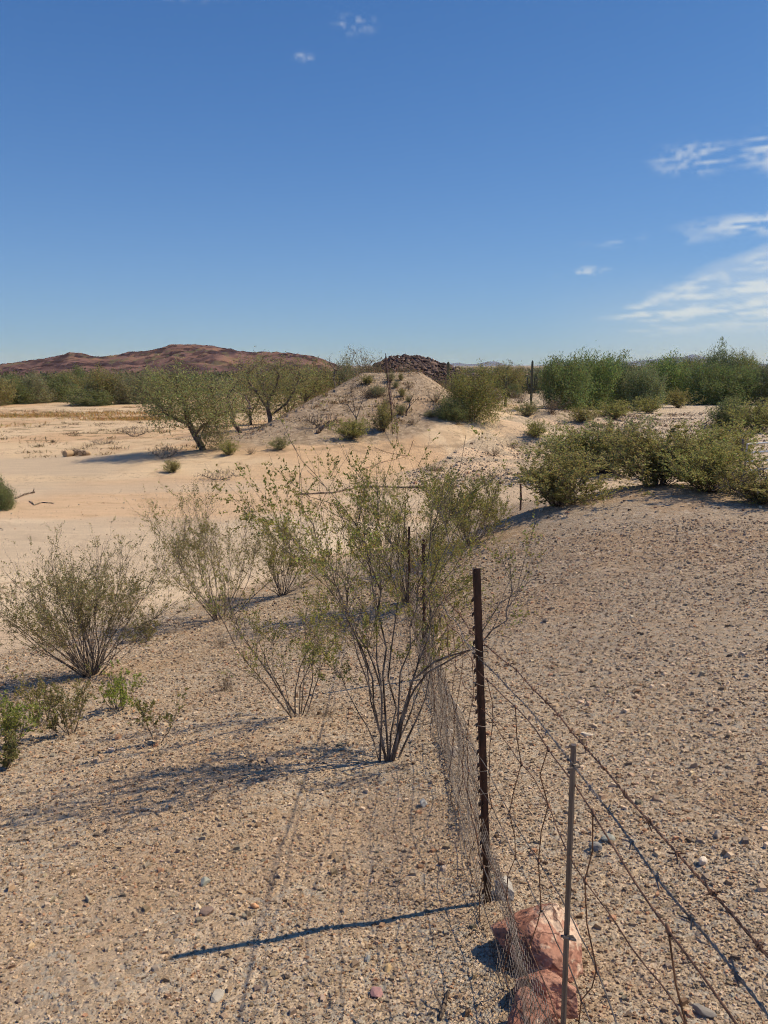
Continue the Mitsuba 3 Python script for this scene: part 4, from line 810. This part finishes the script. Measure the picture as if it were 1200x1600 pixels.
# tubular gate at the right edge
gp_ = at_y(1163, 742, 18.0); gpz = gz(gp_[0], gp_[1]); gt = at_y(1163, 694, 18.0)[2]
k = thing('metal_gate', 'pale galvanised tube gate half hidden by bushes at the right edge', 'gate')
gl = 3.0; up = np.array([gl * .96, gl * .30, .10])
a0, b0 = np.array([gp_[0], gp_[1], gt]), np.array([gp_[0], gp_[1], gt]) + up
for i in range(6):
    o = np.array([0, 0, -.215 * i]); part(k, 'rail', tubes(np.linspace(a0 + o, b0 + o, 5), np.full(5, .024), 8, True), 'gate_mat', smooth=40)
for e in (a0, (a0 + b0) / 2, b0): part(k, 'upright', tubes(np.linspace(e + [0, 0, .01], e - [0, 0, 1.09], 5), np.full(5, .020), 8, True), 'gate_mat', smooth=40)
pb = a0 - np.array([.12, .03, 0]); part(k, 'post', tubes(np.linspace(pb + [0, 0, .12], np.array([pb[0], pb[1], gz(pb[0], pb[1]) - .2]), 5), np.full(5, .03), 8, True), 'steel_mat', smooth=40)
# ------------------------------------------------------------------ things lying in the wash
def log(name, label, cat, pts, r, mat, up=.5, jag=.15, seed=1, sides=9):
    rg = np.random.default_rng(seed); P = on_ground(pts, r * up); P += rg.normal(scale=r * .12, size=P.shape)
    R = r * (1 + jag * rg.normal(size=len(P))).clip(.5, 1.5); k = thing(name, label, cat)
    part(k, 'trunk', tubes(P, R, sides, True), mat, smooth=50); return k, P
k, P = log('cut_log', 'pale sawn log lying on the sand in the open wash, left of the mesquite', 'log', [(101, 714), (124, 711)], .17, 'wood_mat', .9, .04)
part(k, 'bark', tubes(P[-4:] + [0, 0, .005], np.full(4, .185), 9, True), 'bark_mat', smooth=50)
k, P = log('cut_log', 'split pale log with a dark hollow, right of the sawn log', 'log', [(125, 713), (141, 711)], .13, 'wood_mat', .9, .12, 2)
part(k, 'bark', tubes(P[:4] + [0, 0, .03], np.full(4, .15), 9, True), 'bark_mat', smooth=50)
k, P = log('driftwood_pole', 'long crooked dark driftwood pole lying across the wash behind the tall bush', 'driftwood', [(462, 774), (520, 771), (560, 762), (600, 762), (668, 764)], .036, 'bark_mat', .8, .2, 3, 7)
b = P[9]; part(k, 'side_twig', tubes(np.array([b, b + [.25, .1, .12], b + [.42, .2, .2]]), np.array([.025, .018, .008]), 5), 'bark_mat')
k, P = log('driftwood_stick', 'short dark stick on the sand beside the leafy bush at the left edge', 'stick', [(24, 780), (40, 773), (54, 770)], .035, 'bark_mat', .9, .2, 4, 6)
part(k, 'side_twig', tubes(np.array([P[-2], P[-2] + [.03, .05, .16]]), np.array([.03, .012]), 5), 'bark_mat')
k, P = log('driftwood_stick', 'thin crooked twig on the sand right of the dark stick', 'stick', [(46, 784), (54, 790), (66, 786), (84, 788)], .02, 'dead_mat', .9, .2, 5, 6)
part(k, 'side_twig', tubes(np.array([P[6], P[6] + [-.12, .05, .14]]), np.array([.016, .006]), 5), 'dead_mat')
k, P = log('tree_stump', 'short dark snag jutting from the left slope of the berm', 'stump', [(496, 678), (500, 674)], .10, 'bark_mat', 1, .1, 6)
b = P.mean(0); part(k, 'limb', tubes(np.array([b, b + [.35, 0, .30], b + [.6, .1, .55]]), np.array([.11, .09, .04]), 7, True), 'bark_mat')
k, P = log('fence_twig', 'short forked dry twig lying by the bottom edge left of the red boulders', 'twig', [(688, 1598), (694, 1575), (700, 1556)], .006, 'dead_mat', 1.2, .2, 7, 6)
part(k, 'side_twig', tubes(np.array([P[4], P[4] + [-.02, .03, .02], P[4] + [-.03, .07, .02]]), np.array([.004, .003, .002]), 5), 'dead_mat')

# ------------------------------------------------------------------ boulders and single stones
def boulder(label, px, py, size, rz, seed, mat=None, col=None, sub=5, tilt=(0, 0), sink=.35, rough=.22, cuts=11, cat='boulder', name='red_boulder', group=None):
    rg = np.random.default_rng(seed); p = survey(px, py); m = rock(rg, size, sub, rough, seed=seed, cuts=cuts); v = m[0]
    if sub > 3: v = v + norm(v) * (.035 * min(size)) * (meshkit.fbm(v / min(size) * 3.0 + 5, 4, seed)[:, None] - .5) * 2; m = (v, m[1])
    m = place_mesh((m[0] * (1 + (.05 * (np.abs(meshkit.fbm(m[0] / min(size) * 2.6, 5, seed + 3)[:, None] - .5) * 2 - .3) + .05 * (meshkit.fbm(m[0] / min(size) * 11, 4, seed + 5)[:, None] - .5) if sub > 3 else 0)), m[1]), p + [0, 0, size[2] * (1 - 2 * sink)], rz, 1, tilt); k = tag(numbered(name), label, cat, group)
    put(k, m, mat or 'stone_mat', smooth=True if sub > 3 else 35, **({} if mat else {}))
    return k
def stone(label, px, py, w, col, seed, hz=.6, group=None):
    rg = np.random.default_rng(seed); p = survey(px, py); s = w * depth_of(p) / FPX / 2
    m = rock(rg, (s, s * rg.uniform(.6, .9), s * hz), 2, .14, seed=seed, cuts=18); m = place_mesh(m, p + [0, 0, s * hz * .45], rg.uniform(0, 6.3))
    k = tag(numbered('loose_stone'), label, 'stone', group); v = m[0]
    c = np.asarray(col) * (1 + .25 * (meshkit.fbm(v * 60, 2, seed)[:, None] - .5) * 2) * np.ones((len(v), 3)); put(k, (v, m[1]), 'stone_mat', color=c)
boulder('large rust red boulder with a pale right face, wedged against the foot of the fence', 847, 1492, (.15, .22, .115), .48, 12, 'red_rock_mat', rough=.12, tilt=(.1, -.12), sink=.34)
boulder('pinkish rounded boulder in front of the large red one, under the thin steel stay', 858, 1572, (.105, .11, .08), .2, 15, 'red_rock_mat', rough=.12, sink=.3)
boulder('red brown boulder cut by the bottom edge, nearest the camera', 832, 1618, (.10, .085, .085), .5, 17, 'red_rock_mat', sink=.3)
boulder('small pale grey rock between the rusty post and the large red boulder', 788, 1398, (.04, .06, .055), .3, 18, 'stone_grey_mat', sub=5, sink=.25, name='pale_rock')
for lab, px, py, w, col, hz in [
    ('white angular stone casting a dark shadow, on the gravel right of the wires', 1097, 1356, 20, (.60, .54, .46), .8), ('tan blocky stone up and right of the thin steel stay', 1121, 1316, 24, (.40, .34, .27), .7),
    ('pale flat stone near the top of the thin steel stay', 917, 1150, 24, (.50, .45, .37), .35), ('grey green stone right of the thin steel stay', 950, 1318, 26, (.33, .35, .31), .6),
    ('dark grey stone left of the grey green one', 932, 1330, 26, (.24, .24, .23), .6), ('flat slate stone leaning by the bottom right corner', 1100, 1585, 40, (.25, .235, .21), .5),
    ('green grey wedge-shaped stone left of the post shadow', 320, 1381, 22, (.30, .32, .28), .7), ('rounded orange stone above the post shadow', 398, 1417, 16, (.55, .32, .18), .7),
    ('dusty purple stone near the bottom edge, left of the fence', 588, 1556, 26, (.34, .20, .20), .6), ('broad pale grey slab at the bottom edge below the post shadow', 340, 1562, 34, (.42, .39, .33), .3),
    ('grey stone with a black shadow left of the rusty post', 662, 1256, 24, (.36, .37, .36), .7), ('brown pointed stone above the left half of the post shadow', 322, 1430, 26, (.24, .18, .15), .6),
    ('dark blue grey stone near the bottom edge, right of the orange one', 575, 1500, 18, (.25, .27, .27), .6), ('yellow brown oval stone beside the dark blue grey one', 606, 1516, 18, (.50, .37, .20), .6),
    ('dark flat stone lying in the shadow left of the tall V-shaped bush', 422, 1190, 26, (.17, .15, .14), .4), ('dark stone on the open gravel right of the rusty post', 852, 972, 15, (.12, .105, .095), .5)]:
    stone(lab, px, py, w, col, px, hz)

for lab, px, py, w, col in [('pale block of stone under the netting, farthest of a short row', 694, 1118, 20, (.50, .45, .38)), ('pale block of stone under the netting, second nearest of a short row', 701, 1146, 24, (.55, .50, .43)),
    ('pale block of stone under the netting, nearest of a short row', 710, 1180, 26, (.47, .42, .35))]: stone(lab, px, py, w, col, px + 1, .8)
# ------------------------------------------------------------------ gravel: angular stones over the bank, finer and closer together near the camera
_r = np.random.default_rng(501)
PAL = np.array([(.45, .35, .245), (.58, .485, .37), (.50, .405, .295), (.37, .325, .265), (.32, .29, .235), (.29, .20, .135), (.44, .27, .17), (.20, .165, .135), (.42, .335, .24)])
PW = np.array([.24, .16, .18, .10, .08, .10, .05, .04, .05])
def pebbles(n, r0, r1, smin, smax, pw):
    az = np.radians(_r.uniform(-36, 36, n)); r = r0 * (r1 / r0) ** _r.random(n)
    x, y = r * np.sin(az), r * np.cos(az)
    patch = meshkit.fbm(np.stack([x * .9, y * .9, x * 0 + 2], -1), 3, 31); ok = (y < bank_edge(x) - .2) & (patch + .45 * _r.random(n) > .47); x, y, r = x[ok], y[ok], r[ok]; n = len(x)
    z = ground(x, y); s = np.minimum(smin * (1 - _r.random(n)) ** (-1 / pw), smax) * (.00064 * r + .0013)
    k = 4; a = (np.arange(k)[None] + _r.uniform(-.32, .32, (n, k))) * 2 * PI / k + _r.uniform(0, 6.3, (n, 1))
    el = _r.uniform(.55, 1.0, (n, 1)); hh = s * _r.uniform(.3, .95, n)
    lo = np.stack([np.cos(a) * s[:, None], np.sin(a) * s[:, None] * el, -.35 * hh[:, None] * np.ones((1, k))], -1)
    sh = _r.uniform(.45, .85, (n, k)); hi = np.stack([np.cos(a + .3) * s[:, None] * sh, np.sin(a + .3) * s[:, None] * el * sh, hh[:, None] * _r.uniform(.55, 1.1, (n, k))], -1)
    ro = _r.uniform(0, 2 * PI, n); c, si = np.cos(ro)[:, None], np.sin(ro)[:, None]
    for q in (lo, hi): q[..., 0], q[..., 1] = q[..., 0] * c - q[..., 1] * si, q[..., 0] * si + q[..., 1] * c
    v = np.concatenate([lo, hi], 1) + np.stack([x, y, z], -1)[:, None]
    f = [[j, (j + 1) % k, k + (j + 1) % k] for j in range(k)] + [[j, k + (j + 1) % k, k + j] for j in range(k)] + [[k, k + 1, k + 2], [k, k + 2, k + 3]]
    f = np.array(f)[None] + (np.arange(n) * 2 * k)[:, None, None]
    col = PAL[_r.choice(len(PAL), n, p=PW)] * np.array([.95, .92, .89]) * _r.uniform(.46, 1.22, (n, 1)) * (1 + .02 * _r.normal(size=(n, 3)))
    return v.reshape(-1, 3), f.reshape(-1, 3), np.repeat(np.clip(col, .03, .8), 2 * k, 0)
gs = [pebbles(4200, 1.5, 7, 2.6, 7.5, 2.4), pebbles(175000, 1.5, 14, 1.0, 3.2, 2.0), pebbles(8000, 1.5, 18, 2.2, 4.6, 2.6)]
def litter(n, box, smin, smax, pal, in_bed=False):
    x, y = _r.uniform(box[0], box[1], n), _r.uniform(box[2], box[3], n); ok = (y > bank_edge(x) + .3) & (meshkit.fbm(np.stack([x * .25, y * .25, x * 0], -1), 3, 3) + .3 * _r.random(n) > .58); ok = ok & ((y < 32.6 + 1.3 * x + .08 * x * x) | (not in_bed)) & ((box[2] != 40.5) | (y > 41 + .6 * x.clip(0) + .11 * x.clip(0) ** 2)); x, y = x[ok], y[ok]; n = len(x)
    z = ground(x, y); s = smin * (1 - _r.random(n)) ** (-1 / 2.2); s = np.minimum(s, smax); a = np.arange(4)[None] * PI / 2 + _r.uniform(0, 6, (n, 1)) + _r.uniform(-.3, .3, (n, 4))
    lo = np.stack([np.cos(a) * s[:, None], np.sin(a) * s[:, None] * .8, -.3 * s[:, None] * np.ones((1, 4))], -1); hi = lo * .62; hi[..., 2] = s[:, None] * _r.uniform(.3, .9, (n, 4))
    v = np.concatenate([lo, hi], 1) + np.stack([x, y, z], -1)[:, None]; k = 4
    f = [[j, (j + 1) % k, k + (j + 1) % k] for j in range(k)] + [[j, k + (j + 1) % k, k + j] for j in range(k)] + [[k, k + 1, k + 2], [k, k + 2, k + 3]]
    c = pal[_r.integers(0, len(pal), n)] * _r.uniform(.6, 1.1, (n, 1))
    return v.reshape(-1, 3), (np.array(f)[None] + (np.arange(n) * 8)[:, None, None]).reshape(-1, 3), np.repeat(c, 8, 0)
gs += [litter(5000, (-14, 8, 11, 32), .010, .04, PAL), litter(5000, (-9, 7, 40.5, 54), .02, .08, PAL * .95), litter(5000, (1, 9, 29, 46), .025, .12, PAL, True), litter(9000, (14, 34, 40, 72), .03, .14, PAL)]
put('gravel', join(*[(a, b) for a, b, _ in gs]), 'stone_mat', color=np.vstack([c for _, _, c in gs])); tag('gravel', 'mixed tan, grey and brown desert gravel strewn over the bank', 'gravel', None, 'stuff')

# ------------------------------------------------------------------ the air over the plain
scene['air'] = {'type': 'homogeneous', 'albedo': {'type': 'rgb', 'value': [.95, .95, .95]}, 'sigma_t': {'type': 'rgb', 'value': [1.8e-5, 3.0e-5, 5.5e-5]}}
scene['haze'] = {'type': 'cube', 'to_world': T().translate([0, 0, 110]).scale([21000, 21000, 150]), 'bsdf': {'type': 'null'}, 'interior': {'type': 'ref', 'id': 'air'}}
tag('haze', 'thin bluish summer haze over the plain', 'haze', None, 'stuff')
scene['camera']['medium'] = {'type': 'ref', 'id': 'air'}
